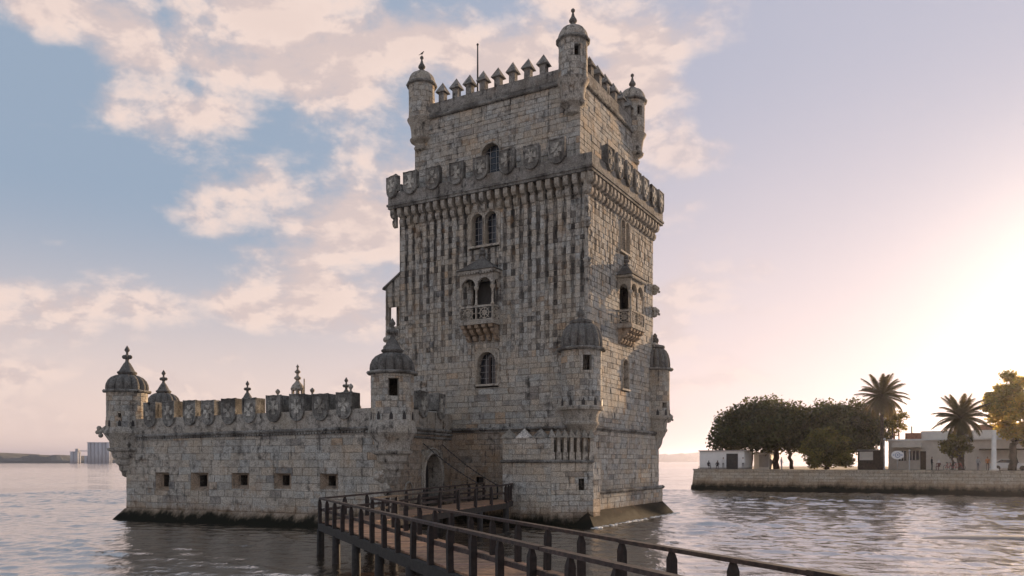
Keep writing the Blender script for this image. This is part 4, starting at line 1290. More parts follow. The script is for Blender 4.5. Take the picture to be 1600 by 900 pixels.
# gargoyle arm under the outer turret, carved beast below the inner one
b = MB()
b.tube([(-22.7, -0.7, 6.35), (-23.1, -0.9, 6.05), (-23.2, -0.95, 5.95)], [0.16, 0.16, 0.1], 7)
b.ball((-23.15, -0.95, 6.3), 0.17, 7, 5); b.ball((-23.05, -0.9, 5.8), 0.17, 7, 5); b.ball((-23.25, -1.0, 6.02), 0.15, 7, 5)
b.build('gargoyle', 'carved', bastion, True)
b = MB()
b.tube([(0.1, -1.0, 2.9), (0.1, -1.25, 3.15), (0.12, -1.5, 3.2), (0.14, -1.68, 3.02)], [0.2, 0.32, 0.27, 0.14], 8, (1.12, 1.12, 1.1))
b.ball((0.0, -1.62, 3.34), 0.09, 6, 4, tint=(1.12, 1.12, 1.1)); b.ball((0.28, -1.3, 3.42), 0.09, 6, 4, tint=(1.12, 1.12, 1.1)); b.ball((-0.08, -1.3, 3.42), 0.09, 6, 4, tint=(1.12, 1.12, 1.1))
b.tube([(0.2, -0.5, 2.2), (0.12, -1.05, 2.75)], [0.3, 0.22], 7, (1.1, 1.1, 1.08))
b.build('carved_beast', 'carved', bastion, True)

# small ball finials along the inner terrace and the lantern pinnacle of the court
for (px_, py_, yy) in ((434, 613, 7.0), (488, 611, 7.5), (548, 605, 5.5)):
    q = B.onY(px_, py_, yy)
    b = MB()
    b.lathe([(0.16, 5.75), (0.14, q.z - 0.45), (0.2, q.z - 0.4), (0.09, q.z - 0.28), (0.07, q.z - 0.15), (0.17, q.z), (0.17, q.z + 0.1), (0.04, q.z + 0.24)], q.x, q.y, 10)
    b.build('ball_finial', 'carved', bastion, True)
q = B.onY(465, 580, 8.5)
lx, ly = q.x, q.y
b = MB()
for i in range(6):
    a = 2 * PI * i / 6
    b.tube([(lx + 0.40 * math.cos(a), ly + 0.40 * math.sin(a), 5.75), (lx + 0.40 * math.cos(a), ly + 0.40 * math.sin(a), 9.55)], 0.08, 6)
b.lathe([(0.5, 5.75), (0.5, 8.1), (0.42, 8.2)], lx, ly, 12)
b.lathe([(0.5, 9.35), (0.52, 9.5), (0.40, 9.75), (0.18, 9.98), (0.12, 10.12), (0.26, 10.22), (0.26, 10.32), (0.10, 10.45), (0.09, 10.6), (0.22, 10.7), (0.22, 10.78), (0.08, 10.9), (0.06, 11.05), (0.12, 11.13), (0.02, 11.3)], lx, ly, 12)
b.tube([(lx + 0.62, ly, 5.75), (lx + 0.62, ly, 10.2)], 0.05, 6)
b.build('lantern_pinnacle', 'carved', bastion)

# gate in the return wall
gt = MB()
arch_plate(gt, ret, GATE[0], GATE[1], GATE[2], GATE[3], [(4.32, 6.78, 0.9, 4.45)], 0.06, -0.9)
gate = gt.build('gate_arch', 'carved', bastion)
hd = MB()
hd.tube([ret(a, z, 0.1) for a, z in arch_pts(4.22, 6.88, 1.0, 4.55)], 0.09, 8, (1.2, 1.2, 1.22))
hd.tube([ret(a, z, 0.08) for a, z in arch_pts(3.92, 7.18, 1.0, 4.86)], 0.06, 8)
hd.build('hood_moulding', 'carved', gate, True)
gd = MB()
gd.add([ret(4.0, 0.9, -0.85), ret(7.0, 0.9, -0.85), ret(7.0, 4.6, -0.85), ret(4.0, 4.6, -0.85)], [(0, 1, 2, 3)])
for i in range(9):
    gd.add([ret(4.35 + i * 0.3, 0.9, -0.82), ret(4.37 + i * 0.3, 0.9, -0.82), ret(4.37 + i * 0.3, 4.5, -0.82), ret(4.35 + i * 0.3, 4.5, -0.82)], [(0, 1, 2, 3)])
gd.build('gate_door', 'dark_timber', gate)
ar = MB()
ar.tube([ret(a, z, 0.04) for a, z in arch_pts(1.7, 2.7, 1.2, 2.75)], 0.06, 6)
ar.build('blind_arch', 'carved', bastion, True)

# ================================================================== the footbridge
bridge = thing('footbridge', 'dark timber footbridge with post and rail sides leading over water to the gate', 'bridge', (0, 0, 0))
DK = 1.40
L0, L1_ = Vector((-8.24, 33.8, 0)), Vector((4.05, 6.6, 0))
R0, R1 = Vector((-6.04, 34.1, 0)), Vector((6.35, 6.7, 0))
E0, E1 = Vector((-2.55, 46.9, 0)), Vector((-0.35, 46.0, 0))
def rtint(a=0.75, b=1.25):
    v = rng.uniform(a, b)
    return (v, v * rng.uniform(0.95, 1.03), v * rng.uniform(0.9, 1.05))
def post_mesh(h=0.975, w=0.072):
    b = MB()
    b.add([(-w, -w, -0.35), (w, -w, -0.35), (w, w, -0.35), (-w, w, -0.35), (-w, -w, h - 0.16), (w, -w, h - 0.16), (w, w, h - 0.16), (-w, w, h - 0.16), (-w * 0.5, -w * 0.5, h), (w * 0.5, -w * 0.5, h), (w * 0.5, w * 0.5, h), (-w * 0.5, w * 0.5, h)],
          [(0, 1, 5, 4), (1, 2, 6, 5), (2, 3, 7, 6), (3, 0, 4, 7), (4, 5, 9, 8), (5, 6, 10, 9), (6, 7, 11, 10), (7, 4, 8, 11), (8, 9, 10, 11)], (0.42, 0.40, 0.40))
    return b
post0 = post_mesh().build('post', 'rail_wood', bridge)
post_used = [False]
def put_post(p, z, ang, s=1.0):
    o = clone(post0, bridge) if post_used[0] else post0
    post_used[0] = True
    o.location = (p.x, p.y, z)
    o.rotation_euler = (rng.uniform(-0.02, 0.02), rng.uniform(-0.02, 0.02), ang)
    o.scale = (s, s, 1)
def rail_side(a, b, za, zb, step, inner, first_post=True):
    """posts, top rail and mid rail along a to b"""
    d = b - a
    L_ = d.length
    e = d / L_
    sd = Vector((e.y, -e.x, 0)) * (0.10 if inner else -0.10)
    n_ = max(1, round(L_ / step))
    ang = math.atan2(e.y, e.x)
    for i in range(n_ + 1):
        if i == 0 and not first_post:
            continue
        t = i / n_
        put_post(a + d * t, za + (zb - za) * t, ang, 1.0)
    nr = max(1, round(n_ / 3))
    for j in range(nr):
        t0, t1 = j / nr, (j + 1) / nr
        p0, p1 = a + d * t0, a + d * t1
        z0_, z1_ = za + (zb - za) * t0 + rng.uniform(-0.012, 0.012), za + (zb - za) * t1 + rng.uniform(-0.012, 0.012)
        b_ = MB(); b_.beam(p0 + Vector((0, 0, z0_ + 1.05)) + sd * 0.25, p1 + Vector((0, 0, z1_ + 1.05)) + sd * 0.1, 0.165, 0.075, rtint(0.75, 1.2)); b_.build('top_rail', 'rail_wood', bridge)
        b_ = MB(); b_.beam(p0 + Vector((0, 0, z0_ + 0.58)) + sd, p1 + Vector((0, 0, z1_ + 0.58)) + sd, 0.07, 0.11, rtint()); b_.build('mid_rail', 'rail_wood', bridge)
rail_side(L0, L1_, DK, DK, 1.5, False)
rail_side(R0, R1, DK, DK, 1.7, True)
rail_side(L0, E0, DK, DK + 0.22, 1.9, True, False)
rail_side(R0, E1, DK, DK + 0.22, 1.9, False, False)
# landing and drawbridge
G0 = Vector(B.world(*ret(4.35, 0, -0.2)))
G1 = Vector(B.world(*ret(6.75, 0, -0.2)))
gn = Vector((RW.X.y, -RW.X.x, 0))
D0, D1 = G0 + gn * 4.3, G1 + gn * 4.3
F1 = Vector((0.05, 49.3, 0))
rail_side(E1, F1, DK + 0.22, DK + 0.22, 1.3, False, False)
rail_side(E0, D0, DK + 0.22, DK + 0.25, 1.2, True, False)
# deck boards
unit = MB(); unit.cbox(-0.5, 0.5, -0.5, 0.5, -0.045, 0.0, 0.006)
def deck(a0, a1, b0, b1, za, zb, bw_=0.29, mat='deck_wood'):
    """boards laid across from side a (a0 to a1) to side b (b0 to b1)"""
    n_ = int(((a1 - a0).length + (b1 - b0).length) / 2 / bw_)
    for i in range(n_):
        t0, t1 = i / n_, (i + 1) / n_ - 0.035 / (n_ * bw_) * 0.5
        z = za + (zb - za) * t0 + rng.uniform(-0.004, 0.004)
        p = [a0.lerp(a1, t0), b0.lerp(b1, t0), b0.lerp(b1, t1), a0.lerp(a1, t1)]
        b_ = MB()
        b_.add([(q.x, q.y, z) for q in p] + [(q.x, q.y, z - 0.05) for q in p], [(0, 1, 2, 3), (7, 6, 5, 4), (0, 4, 5, 1), (1, 5, 6, 2), (2, 6, 7, 3), (3, 7, 4, 0)], rtint(0.7, 1.25))
        b_.build('plank', mat, bridge)
deck(L0 + Vector((0, 0.6, 0)), L1_, R0 + Vector((0.1, 0.3, 0)), R1, DK, DK)
deck(L0, E0, R0, E1, DK + 0.006, DK + 0.22)
deck(E0, D0 + Vector((0.2, 0, 0)), E1, F1, DK + 0.22, DK + 0.225)
db = MB()
n_ = 13
drawb = thing('drawbridge', 'short timber drawbridge hung on chains before the gate', 'drawbridge', (0, 0, 0))
for i in range(n_):
    a, b2 = G0 + gn * 4.3 * i / n_, G1 + gn * 4.3 * i / n_
    c, e = G1 + gn * (4.3 * (i + 0.93) / n_), G0 + gn * (4.3 * (i + 0.93) / n_)
    b_ = MB()
    z = DK + 0.24
    b_.add([(q.x, q.y, z) for q in (a, b2, c, e)] + [(q.x, q.y, z - 0.09) for q in (a, b2, c, e)], [(3, 2, 1, 0), (4, 5, 6, 7), (0, 1, 5, 4), (1, 2, 6, 5), (2, 3, 7, 6), (3, 0, 4, 7)], rtint(0.5, 0.9))
    b_.build('plank', 'rail_wood', drawb)
for (s, dd) in ((4.15, D0), (6.95, D1)):
    a = Vector(B.world(*ret(s, 5.15, 0.05)))
    e = Vector((dd.x, dd.y, DK + 1.05))
    pts = []
    for i in range(41):
        t = i / 40
        q = a.lerp(e, t)
        q.z -= 0.18 * math.sin(PI * t)
        pts.append(q)
    b_ = MB(); b_.tube(pts, [0.045 if i % 2 else 0.02 for i in range(41)], 5); b_.build('chain', 'iron', drawb)
    b_ = MB(); b_.tube([e + Vector((0, 0, 0.06)), Vector((dd.x, dd.y, DK + 0.2))], 0.06, 6); b_.build('stanchion', 'iron', drawb)
b_ = MB(); b_.beam(D0 + Vector((0, 0, DK + 1.12)), D1 + Vector((0, 0, DK + 1.12)), 0.08, 0.1); b_.build('cross_rail', 'rail_wood', drawb)
# edge beams, bearers and piles
def understructure(a, b, za, zb, step=3.3):
    d = b - a
    b_ = MB(); b_.beam(a + Vector((0, 0, za - 0.052)), b + Vector((0, 0, zb - 0.052)), 0.16, 0.30, rtint()); b_.build('edge_beam', 'pile_wood', bridge)
    n_ = max(1, round(d.length / step))
    for i in range(n_ + 1):
        p = a + d * (i / n_)
        b_ = MB()
        z = za + (zb - za) * i / n_ - 0.3
        b_.lathe([(0.17, -1.2), (0.16, 0.3), (0.15, z)], p.x + rng.uniform(-0.05, 0.05), p.y, 10, tint=rtint())
        b_.build('pile', 'pile_wood', bridge, True)
understructure(L0, L1_, DK, DK)
understructure(R0, R1, DK, DK)
understructure(L0, E0, DK, DK + 0.22)
understructure(R0, E1, DK, DK + 0.22)
understructure(E1, F1, DK + 0.22, DK + 0.22, 2.5)

# ================================================================== water and far shores
WAVE_SLOPE = 0.055
CREST = 1.6
import numpy as np
def wave_field(X, Y, lam0, lam1, n_, slope, seed):
    """choppy river surface: many crossing sine trains of equal steepness, gathered in gusts"""
    r = np.random.RandomState(seed)
    Zs_ = np.zeros_like(X)
    s_ = slope * math.sqrt(2.0 / n_)
    for i in range(n_):
        lam = lam0 * (lam1 / lam0) ** ((i + r.rand()) / n_)
        th = math.radians(205) + r.normal(0, 0.75)
        k_ = 2 * PI / lam
        ph = k_ * (X * math.cos(th) + Y * math.sin(th)) + r.rand() * 2 * PI
        # crests a little sharper than troughs
        Zs_ += s_ / k_ * (np.sin(ph) + 0.22 * np.cos(2 * ph))
    # narrow steeper crests between smoother backs
    for i in range(16 if lam0 < 2 else 0):
        lam = r.uniform(0.8, 2.2)
        th = math.radians(248) + r.normal(0, 0.45)
        k_ = 2 * PI / lam
        al = X * math.sin(th) - Y * math.cos(th)
        ph = k_ * (X * math.cos(th) + Y * math.sin(th)) + r.rand() * 2 * PI + 1.2 * np.sin(al * 0.21 + r.rand() * 6) + 0.5 * np.sin(al * 0.6 + r.rand() * 6)
        env = np.clip(np.sin(al * r.uniform(0.12, 0.3) + r.rand() * 6) * np.sin(ph / 5.3 + r.rand() * 6) * 2.2, 0, 1)
        Zs_ += slope * CREST * lam / (2 * PI) * (0.5 + 0.5 * np.sin(ph)) ** 5 * env
    gust = 0.95 + 0.35 * np.sin(X * 0.11 + 1.3 * np.sin(Y * 0.05)) * np.sin(Y * 0.17 + 0.8 * np.sin(X * 0.07)) + 0.15 * np.sin(X * 0.41 + Y * 0.63)
    gust = gust * (1.0 + 0.4 * np.clip((X - 4.0) / 16.0, 0, 1))       # choppier in the open channel right of the tower
    return Zs_ * gust
def wakes(X, Y):
    V = np.zeros_like(X)
    for (ax, ay, bx, by, hgt, wd) in ((6.0, 50.2, 20.5, 47.6, 0.20, 0.45), (17.0, 43.6, 34.0, 41.6, 0.14, 0.40), (19.6, 38.6, 22.4, 29.2, 0.10, 0.22)):
        ux, uy = bx - ax, by - ay
        t = ((X - ax) * ux + (Y - ay) * uy) / (ux * ux + uy * uy)
        tt = np.clip(t, 0, 1)
        dd = np.hypot(X - ax - ux * tt, Y - ay - uy * tt + 0.25 * np.sin(X * 1.1) + 0.15 * np.sin(X * 2.7 + 1.0))
        V += hgt * np.exp(-(dd / wd) ** 2) * np.clip(1 - np.abs(t - 0.5) * 1.8, 0, 1)
    return V
def taper(X, Y, x0, x1, y0, y1, w):
    return np.clip(np.minimum(np.minimum(X - x0, x1 - X), np.minimum(Y - y0, y1 - Y)) / w, 0, 1)
wm = MB()
def water_patch(x0, x1, y0, y1, st, fn):
    xs = np.linspace(x0, x1, int((x1 - x0) / st) + 1)
    ys = np.linspace(y0, y1, int((y1 - y0) / st) + 1)
    X, Y = np.meshgrid(xs, ys)
    Zw = fn(X, Y)
    nx, ny = len(xs), len(ys)
    o = len(wm.v)
    wm.v += list(zip(X.ravel().tolist(), Y.ravel().tolist(), Zw.ravel().tolist()))
    wm.t += [(1, 1, 1)] * (nx * ny)
    wm.f += [(o + j * nx + i, o + j * nx + i + 1, o + (j + 1) * nx + i + 1, o + (j + 1) * nx + i) for j in range(ny - 1) for i in range(nx - 1)]
PA = (-66.0, 78.0, 6.0, 114.0)
water_patch(*PA, 0.21, lambda X, Y: (wave_field(X, Y, 0.65, 2.5, 46, WAVE_SLOPE, 2) + wakes(X, Y)) * taper(X, Y, *PA, 5.0))
PB = (-420.0, 480.0, 114.0, 560.0)
water_patch(*PB, 2.6, lambda X, Y: wave_field(X, Y, 7.0, 12.0, 24, WAVE_SLOPE * 0.5, 3) * taper(X, Y, *PB, 20.0) * np.clip((560 - Y) / 250, 0, 1))
BIG = 14000.0
for (a, b, c, d) in ((-BIG, BIG, -300, 6.0), (-BIG, PA[0], 6.0, 114.0), (PA[1], BIG, 6.0, 114.0), (-BIG, PB[0], 114.0, 560.0), (PB[1], BIG, 114.0, 560.0), (-BIG, BIG, 560.0, BIG)):
    wm.add([(a, c, 0), (b, c, 0), (b, d, 0), (a, d, 0)], [(0, 1, 2, 3)])
structure(wm.build('water', 'water', None, True))

def hills(name, spans, Z, seed, mat='far_land', step=9.0, depth=500.0):
    """ridge of low land; spans = (picture x, picture height of the skyline)"""
    rr = random.Random(seed)
    b = MB()
    pts = []
    for (p0, h0), (p1, h1) in zip(spans[:-1], spans[1:]):
        n_ = max(2, int(abs(p1 - p0) / F_PX * Z / step))
        for i in range(n_):
            t = i / n_
            pts.append((p0 + (p1 - p0) * t, h0 + (h1 - h0) * t))
    pts.append(spans[-1])
    vs = []
    for (p_, h_) in pts:
        x = (p_ - CX) / F_PX * Z
        zt = HC + (HY - h_) / F_PX * (Z + 120)
        zt = max(zt + (rr.uniform(-3.0, 5.0) + 14.0 * max(0, mnoise.noise(Vector((x * 0.02, seed, 0.5))))) * Z / 2000 * 1.3, 1.0)
        s = (Z + 120) / Z
        vs += [(x, Z, -2.0), (x, Z + 20, min(5.0, zt)), (x * s, Z + 120, zt), (x * s, Z + depth, zt * 0.8), (x * s, Z + depth + 40, -2)]
    fs = []
    for i in range(len(pts) - 1):
        for j in range(4):
            fs.append((i * 5 + j, (i + 1) * 5 + j, (i + 1) * 5 + j + 1, i * 5 + j + 1))
    b.add(vs, fs)
    return structure(b.build(name, mat, None))
hills('far_shore', [(-260, 712), (-60, 711), (8, 715.5), (30, 717), (60, 718.5), (105, 719.3), (180, 719), (330, 719), (600, 719.5), (760, 720)], 1900.0, 3)
hills('far_hills', [(860, 716), (960, 714), (1040, 713), (1092, 713.5), (1250, 711), (1500, 708), (1800, 706)], 6500.0, 4, step=45, depth=1500)

def silo_block(px0, px1, pt, Z, label, n_):
    x0, x1 = (px0 - CX) / F_PX * Z, (px1 - CX) / F_PX * Z
    h = HC + (HY - pt) / F_PX * Z
    o = thing('grain_silo', label, 'silo', ((x0 + x1) / 2, Z, 0))
    w = x1 - x0
    r = w / n_ / 2
    for i in range(n_):
        b = MB()
        b.lathe([(r * 0.98, -1), (r * 0.98, h)], -w / 2 + r + 2 * r * i, 0, 16)
        b.build('bin', 'concrete', o, True)
        b = MB()
        b.lathe([(r * 0.98, -1), (r * 0.98, h)], -w / 2 + r + 2 * r * i, 2.1 * r, 16)
        b.build('bin', 'concrete', o, True)
    b = MB()
    b.box(-w / 2, w / 2, -r * 0.8, r * 2.6, h, h + 1.5)
    b.build('roof_slab', 'concrete', o)
    return o, w, h
Zs = 1800.0
o, w, h = silo_block(110, 122.5, 706.5, Zs, 'small grey silo on the far shore left of the big silo block', 2)
b = MB(); b.box(w / 2 - 6, w / 2, -2, 6, h + 1.5, h + 8); b.build('lift_head', 'concrete', o)
o, w, h = silo_block(137, 172, 692, Zs, 'big grey silo block on the far shore behind the bastion turret', 6)
b = MB(); b.box(-w / 2 - 20, -w / 2, 0, 3, 27, 29); b.build('conveyor', 'concrete', o)
b = MB(); b.box(-w / 2 - 6, -w / 2 - 0.5, -3, 5, 0, 17); b.build('elevator', 'concrete', o)

# ================================================================== the quay
Q0, Q1 = Vector((25.3, 112.0, 0)), Vector((59.26, 91.19, 0))
qd = (Q1 - Q0).normalized()
Q2 = Q1 + qd * 45
qn = Vector((-qd.y, qd.x, 0))            # away from the water
if qn.y < 0: qn = -qn
QZ = 2.93
corner = [Q0 + qd * 2.2, Q0 + qd * 1.0 + qn * 0.15, Q0 + qd * 0.3 + qn * 0.7, Q0 + qn * 1.7, Q0 + qn * 4 + qd * 0.3]
edge = [Q2] + corner + [Vector((42.0, 178.0, 0))]
back = [Vector((260, 178, 0)), Vector((260, 60, 0))]
gpoly = edge + back
gm = MB()
n_ = len(gpoly)
gm.add([(p.x, p.y, QZ - 0.05) for p in gpoly], [tuple(range(n_))[::-1]])
structure(gm.build('quay_ground', 'ground', None))
quay = thing('quay_wall', 'long low stone quay wall across the water with a dark tide line', 'wall', (Q0.x, Q0.y, 0))
off = Vector((Q0.x, Q0.y, 0))
body, kerb = MB(), MB()
rr = random.Random(8)
def quay_rows(b):
    path = [Q2] + [Q2.lerp(corner[0], i / 60) for i in range(1, 60)] + corner + [Vector((42.0, 178.0, 0))]
    prof = [(-0.55, -1.0), (-0.42, 0.0), (-0.34, 0.62), (-0.22, 0.66), (-0.16, 1.2), (-0.15, 1.24), (-0.10, 1.78), (-0.09, 1.82), (-0.04, 2.32), (-0.03, 2.36), (0.0, QZ - 0.22)]
    vs, fs = [], []
    m_ = len(prof)
    for i, p in enumerate(path):
        a, c = path[max(i - 1, 0)], path[min(i + 1, len(path) - 1)]
        d = (c - a).normalized()
        nr = Vector((d.y, -d.x, 0))      # towards the water: path runs right to left, water on its left side
        nr = -nr if nr.dot(qn) > 0 and i < 62 else nr
        if i >= 62:
            nr = Vector((-d.y, d.x, 0))
        for (o_, z) in prof:
            q = p - off - nr * o_ if False else p - off + nr * (-o_)
            vs.append((q.x, q.y, z))
    for i in range(len(path) - 1):
        for j in range(m_ - 1):
            fs.append((i * m_ + j, i * m_ + j + 1, (i + 1) * m_ + j + 1, (i + 1) * m_ + j))
    b.add(vs, fs)
    return path
path = quay_rows(body)
body.build('wall_face', 'quay_stone', quay)
# coping stones
front_len = (Q2 - corner[0]).length
nst = 56
for i in range(nst):
    a = Q2.lerp(corner[0], i / nst) - off
    c = Q2.lerp(corner[0], (i + 0.985) / nst) - off
    b = MB()
    o_ = -qn * 0.10
    i_ = qn * 0.55
    z0_, z1_ = QZ - 0.22, QZ + rr.uniform(-0.015, 0.015)
    v = rr.uniform(0.8, 1.2)
    vs = [a + o_, c + o_, c + i_, a + i_]
    b.add([(q.x, q.y, z0_) for q in vs] + [(q.x, q.y, z1_) for q in vs], [(4, 5, 6, 7), (0, 1, 5, 4), (2, 3, 7, 6), (1, 2, 6, 5), (3, 0, 4, 7), (3, 2, 1, 0)], (v, v, v))
    b.build('coping_stone', 'quay_stone', quay)
b = MB()
for i in range(len(corner) - 1):
    a, c = corner[i] - off, corner[i + 1] - off
    d = (c - a).normalized(); nr = Vector((d.y, -d.x, 0))
    nr = nr if nr.dot(qn + qd) > 0 else -nr
    vs = [a - nr * 0.1, c - nr * 0.1, c + nr * 0.5, a + nr * 0.5]
    b.add([(q.x, q.y, QZ - 0.215) for q in vs] + [(q.x, q.y, QZ + 0.003 * i) for q in vs], [(4, 5, 6, 7), (0, 1, 5, 4), (2, 3, 7, 6)])
b.build('coping_corner', 'quay_stone', quay)

def ground_at(px, depth):
    """point on the quay top seen at picture column px, depth metres behind the wall's edge"""
    r = Vector(((px - CX) / F_PX, 1, 0))
    t = (Q0 + qn * depth).dot(qn) / r.dot(qn)
    p = r * t
    return Vector((p.x, p.y, QZ - 0.05))
def z_at(py, p):
    return HC + (HY - py) / F_PX * p.y

# ================================================================== trees
def leaf_cloud(mb, lumps, n_, size, r, flat=0.75, shade=(0.55, 1.35), aspect=0.62):
    tot = sum(l[3] ** 2 for l in lumps)
    for (x, y, z, rad) in lumps:
        k_ = int(n_ * rad ** 2 / tot)
        v0 = r.uniform(*shade)
        for _ in range(k_):
            d = Vector((r.gauss(0, 1), r.gauss(0, 1), r.gauss(0, 1))).normalized()
            rr_ = rad * (r.random() ** 0.35) * (1 + 0.25 * mnoise.noise(d * 2.5 + Vector((x, y, z))))
            p = Vector((x, y, z)) + Vector((d.x * rr_, d.y * rr_, d.z * rr_ * flat))
            a = Vector((r.gauss(0, 1), r.gauss(0, 1), r.gauss(0, 0.7))).normalized()
            b2 = a.cross(d + Vector((0.01, 0.02, 0.03))).normalized()
            s = size * r.uniform(0.6, 1.3)
            v = v0 * r.uniform(0.7, 1.3)
            t = (v * r.uniform(0.9, 1.15), v, v * r.uniform(0.7, 1.1))
            mb.add([p - a * s, p - b2 * s * aspect, p + a * s, p + b2 * s * aspect], [(0, 1, 2, 3)], t)

def crown_lumps(cx_, cy_, z0, z1, rx, ry, n_, r, lump=(0.18, 0.3), dome=True):
    """lump centres filling a dome (flat below) or an ellipsoid"""
    res = []
    H = z1 - z0
    tries = 0
    while len(res) < n_ and tries < 5000:
        tries += 1
        u, v, w = r.uniform(-1, 1), r.uniform(-1, 1), r.uniform(0 if dome else -1, 1)
        q = u * u + v * v + w * w
        if q > 1 or (q < 0.30 and r.random() < 0.7):
            continue
        rad = r.uniform(*lump) * min(rx, H)
        sx = 1 - rad / rx * 0.8
        sz = 1 - rad / H * 0.7
        if dome:
            z = z0 + rad * 0.35 + w * (H - rad * 1.15)
        else:
            z = (z0 + z1) / 2 + w * H / 2 * sz
        res.append((cx_ + u * rx * sx, cy_ + v * ry * sx, z, rad))
    return res

def trunk_into(b, base, top, r0, r1, r, bend=0.3, n_=6):
    pts, rads = [], []
    for i in range(n_ + 1):
        t = i / n_
        q = base.lerp(top, t) + Vector((r.uniform(-bend, bend), r.uniform(-bend, bend), 0)) * math.sin(PI * t)
        pts.append(q); rads.append(r0 + (r1 - r0) * t)
    b.tube(pts, rads, 8)

def broad_tree(name, label, px, depth, px0, px1, ytop, ybot, trunks, mat, n_leaf, n_lump, leaf, seed, ry=None, group=None, cat='tree', lump=(0.18, 0.30), dome=True):
    r = random.Random(seed)
    g0 = ground_at(px, depth)
    o = thing(name, label, cat, g0, 0, group)
    x0, x1 = (px0 - CX) / F_PX * g0.y - g0.x, (px1 - CX) / F_PX * g0.y - g0.x
    zt, zb = z_at(ytop, g0) - g0.z, z_at(ybot, g0) - g0.z
    cx_, rx = (x0 + x1) / 2, (x1 - x0) / 2
    lumps = crown_lumps(cx_, 0, zb, zt, rx, ry or rx * 0.8, n_lump, r, lump, dome)
    c = MB()
    leaf_cloud(c, lumps, n_leaf, leaf, r)
    c.build('crown', mat, o)
    t = MB()
    for (tp, rad) in trunks:
        bx = (tp - CX) / F_PX * g0.y - g0.x
        by = r.uniform(-0.6, 0.6)
        mid = Vector((bx + (cx_ - bx) * 0.12, by, zb + 0.6))
        trunk_into(t, Vector((bx, by, 0)), mid, rad, rad * 0.75, r, 0.15)
        for (lx_, ly_, lz_, lr) in r.sample(lumps, min(7, len(lumps))):
            trunk_into(t, mid + Vector((0, 0, -0.3)), Vector((bx + (lx_ - bx) * 0.8, ly_ * 0.8, lz_)), rad * 0.5, 0.04, r, 0.35)
    t.build('trunk', 'bark', o, True)
    return o
broad_tree('fig_tree', 'huge dark dome-shaped tree over the white hut at the quay end', 1190, 9.0, 1104, 1296, 607, 704, [(1172, 0.35), (1212, 0.5), (1235, 0.3)], 'fig_leaf', 34000, 150, 0.24, 21, ry=6.5)
broad_tree('fig_tree', 'dark spreading tree right of the biggest tree, partly behind the golden bush', 1310, 12.0, 1236, 1388, 612, 706, [(1290, 0.4), (1352, 0.3)], 'fig_leaf', 26000, 120, 0.24, 22, ry=6.0)
broad_tree('shrub', 'large golden green bush standing at the edge of the quay', 1292, 2.2, 1244, 1341, 660, 731, [(1292, 0.15)], 'bush_leaf', 14000, 70, 0.17, 23, ry=2.6, cat='bush', lump=(0.2, 0.34))
broad_tree('young_tree', 'small open tree with thin crown behind the taller palm', 1388, 16.0, 1352, 1419, 634, 690, [(1391, 0.18)], 'bush_leaf', 2600, 22, 0.20, 24, ry=2.8, lump=(0.22, 0.36), dome=False)
broad_tree('shrub', 'rounded bush growing under the shorter palm', 1492, 2.6, 1467, 1520, 678, 716, [(1496, 0.2), (1488, 0.15)], 'bush_leaf', 3200, 22, 0.15, 25, ry=2.0, cat='bush', lump=(0.28, 0.42), dome=False)
broad_tree('golden_tree', 'tall backlit golden tree at the right end of the quay', 1588, 6.0, 1540, 1650, 572, 700, [(1582, 0.5)], 'gold_leaf', 18000, 90, 0.20, 26, ry=3.8, lump=(0.16, 0.27), dome=False)

def palm(label, px, depth, ycrown, ybase_extra, rfrond, seed, nf, trunk_r):
    r = random.Random(seed)
    g0 = ground_at(px, depth)
    o = thing('palm_tree', label, 'palm tree', g0, 0, 'palms on the quay')
    h = z_at(ycrown, g0) - g0.z
    t = MB()
    prof = []
    k_ = 26
    for i in range(k_ + 1):
        z = h * i / k_
        prof.append((trunk_r * (1.25 - 0.35 * i / k_) * (1.0 if i % 2 else 0.9), z))
    prof += [(trunk_r * 1.6, h + 0.15), (trunk_r * 1.5, h + 0.6), (trunk_r * 0.5, h + 1.0)]
    t.lathe(prof, 0, 0, 10)
    t.build('trunk', 'bark', o, True)
    # three frond shapes shared by all copies
    meshes = []
    for v in range(3):
        b = MB()
        pts = []
        n_ = 14
        ang = 0.0
        p = Vector((0, 0, 0))
        droop = (0.55, 0.8, 1.05)[v]
        for i in range(n_ + 1):
            pts.append(p.copy())
            a = -droop * (i / n_) ** 1.3
            p = p + Vector((math.cos(a), 0, math.sin(a))) * (rfrond / n_)
        b.tube(pts, [0.045 * (1 - 0.8 * i / n_) for i in range(n_ + 1)], 4)
        for i in range(1, n_ * 3):
            t_ = i / (n_ * 3)
            f_ = t_ * n_
            j = min(int(f_), n_ - 1)
            q = pts[j].lerp(pts[j + 1], f_ - j)
            d = (pts[j + 1] - pts[j]).normalized()
            ll = rfrond * 0.24 * (0.35 + math.sin(PI * min(t_ * 0.95 + 0.08, 1.0)) * 0.75)
            for sy in (-1, 1):
                tip = q + d * ll * 0.55 + Vector((0, sy * ll * 0.72, -ll * 0.35 - 0.1 * r.random()))
                w_ = d * 0.055
                vv = r.uniform(0.7, 1.2)
                b.add([q - w_, q + w_, tip], [(0, 1, 2)], (vv, vv, vv * 0.9))
        me = b.build('frond', 'palm_leaf', o)
        meshes.append(me)
    for i in range(nf):
        f = meshes[i] if i < 3 else clone(meshes[i % 3], o)
        u = i / nf
        el = math.radians(78 - 125 * u + r.uniform(-8, 8))
        az = i * 2.39996 + r.uniform(-0.2, 0.2)
        f.location = (0.25 * math.cos(az), 0.25 * math.sin(az), h + 0.5 - 0.5 * u)
        f.rotation_euler = (0, -el, az)
        s = r.uniform(0.85, 1.1)
        f.scale = (s, s, s)
    return o
palm('tall palm with feathery crown above the small open tree', 1378, 4.5, 621, 0, 3.1, 31, 58, 0.22)
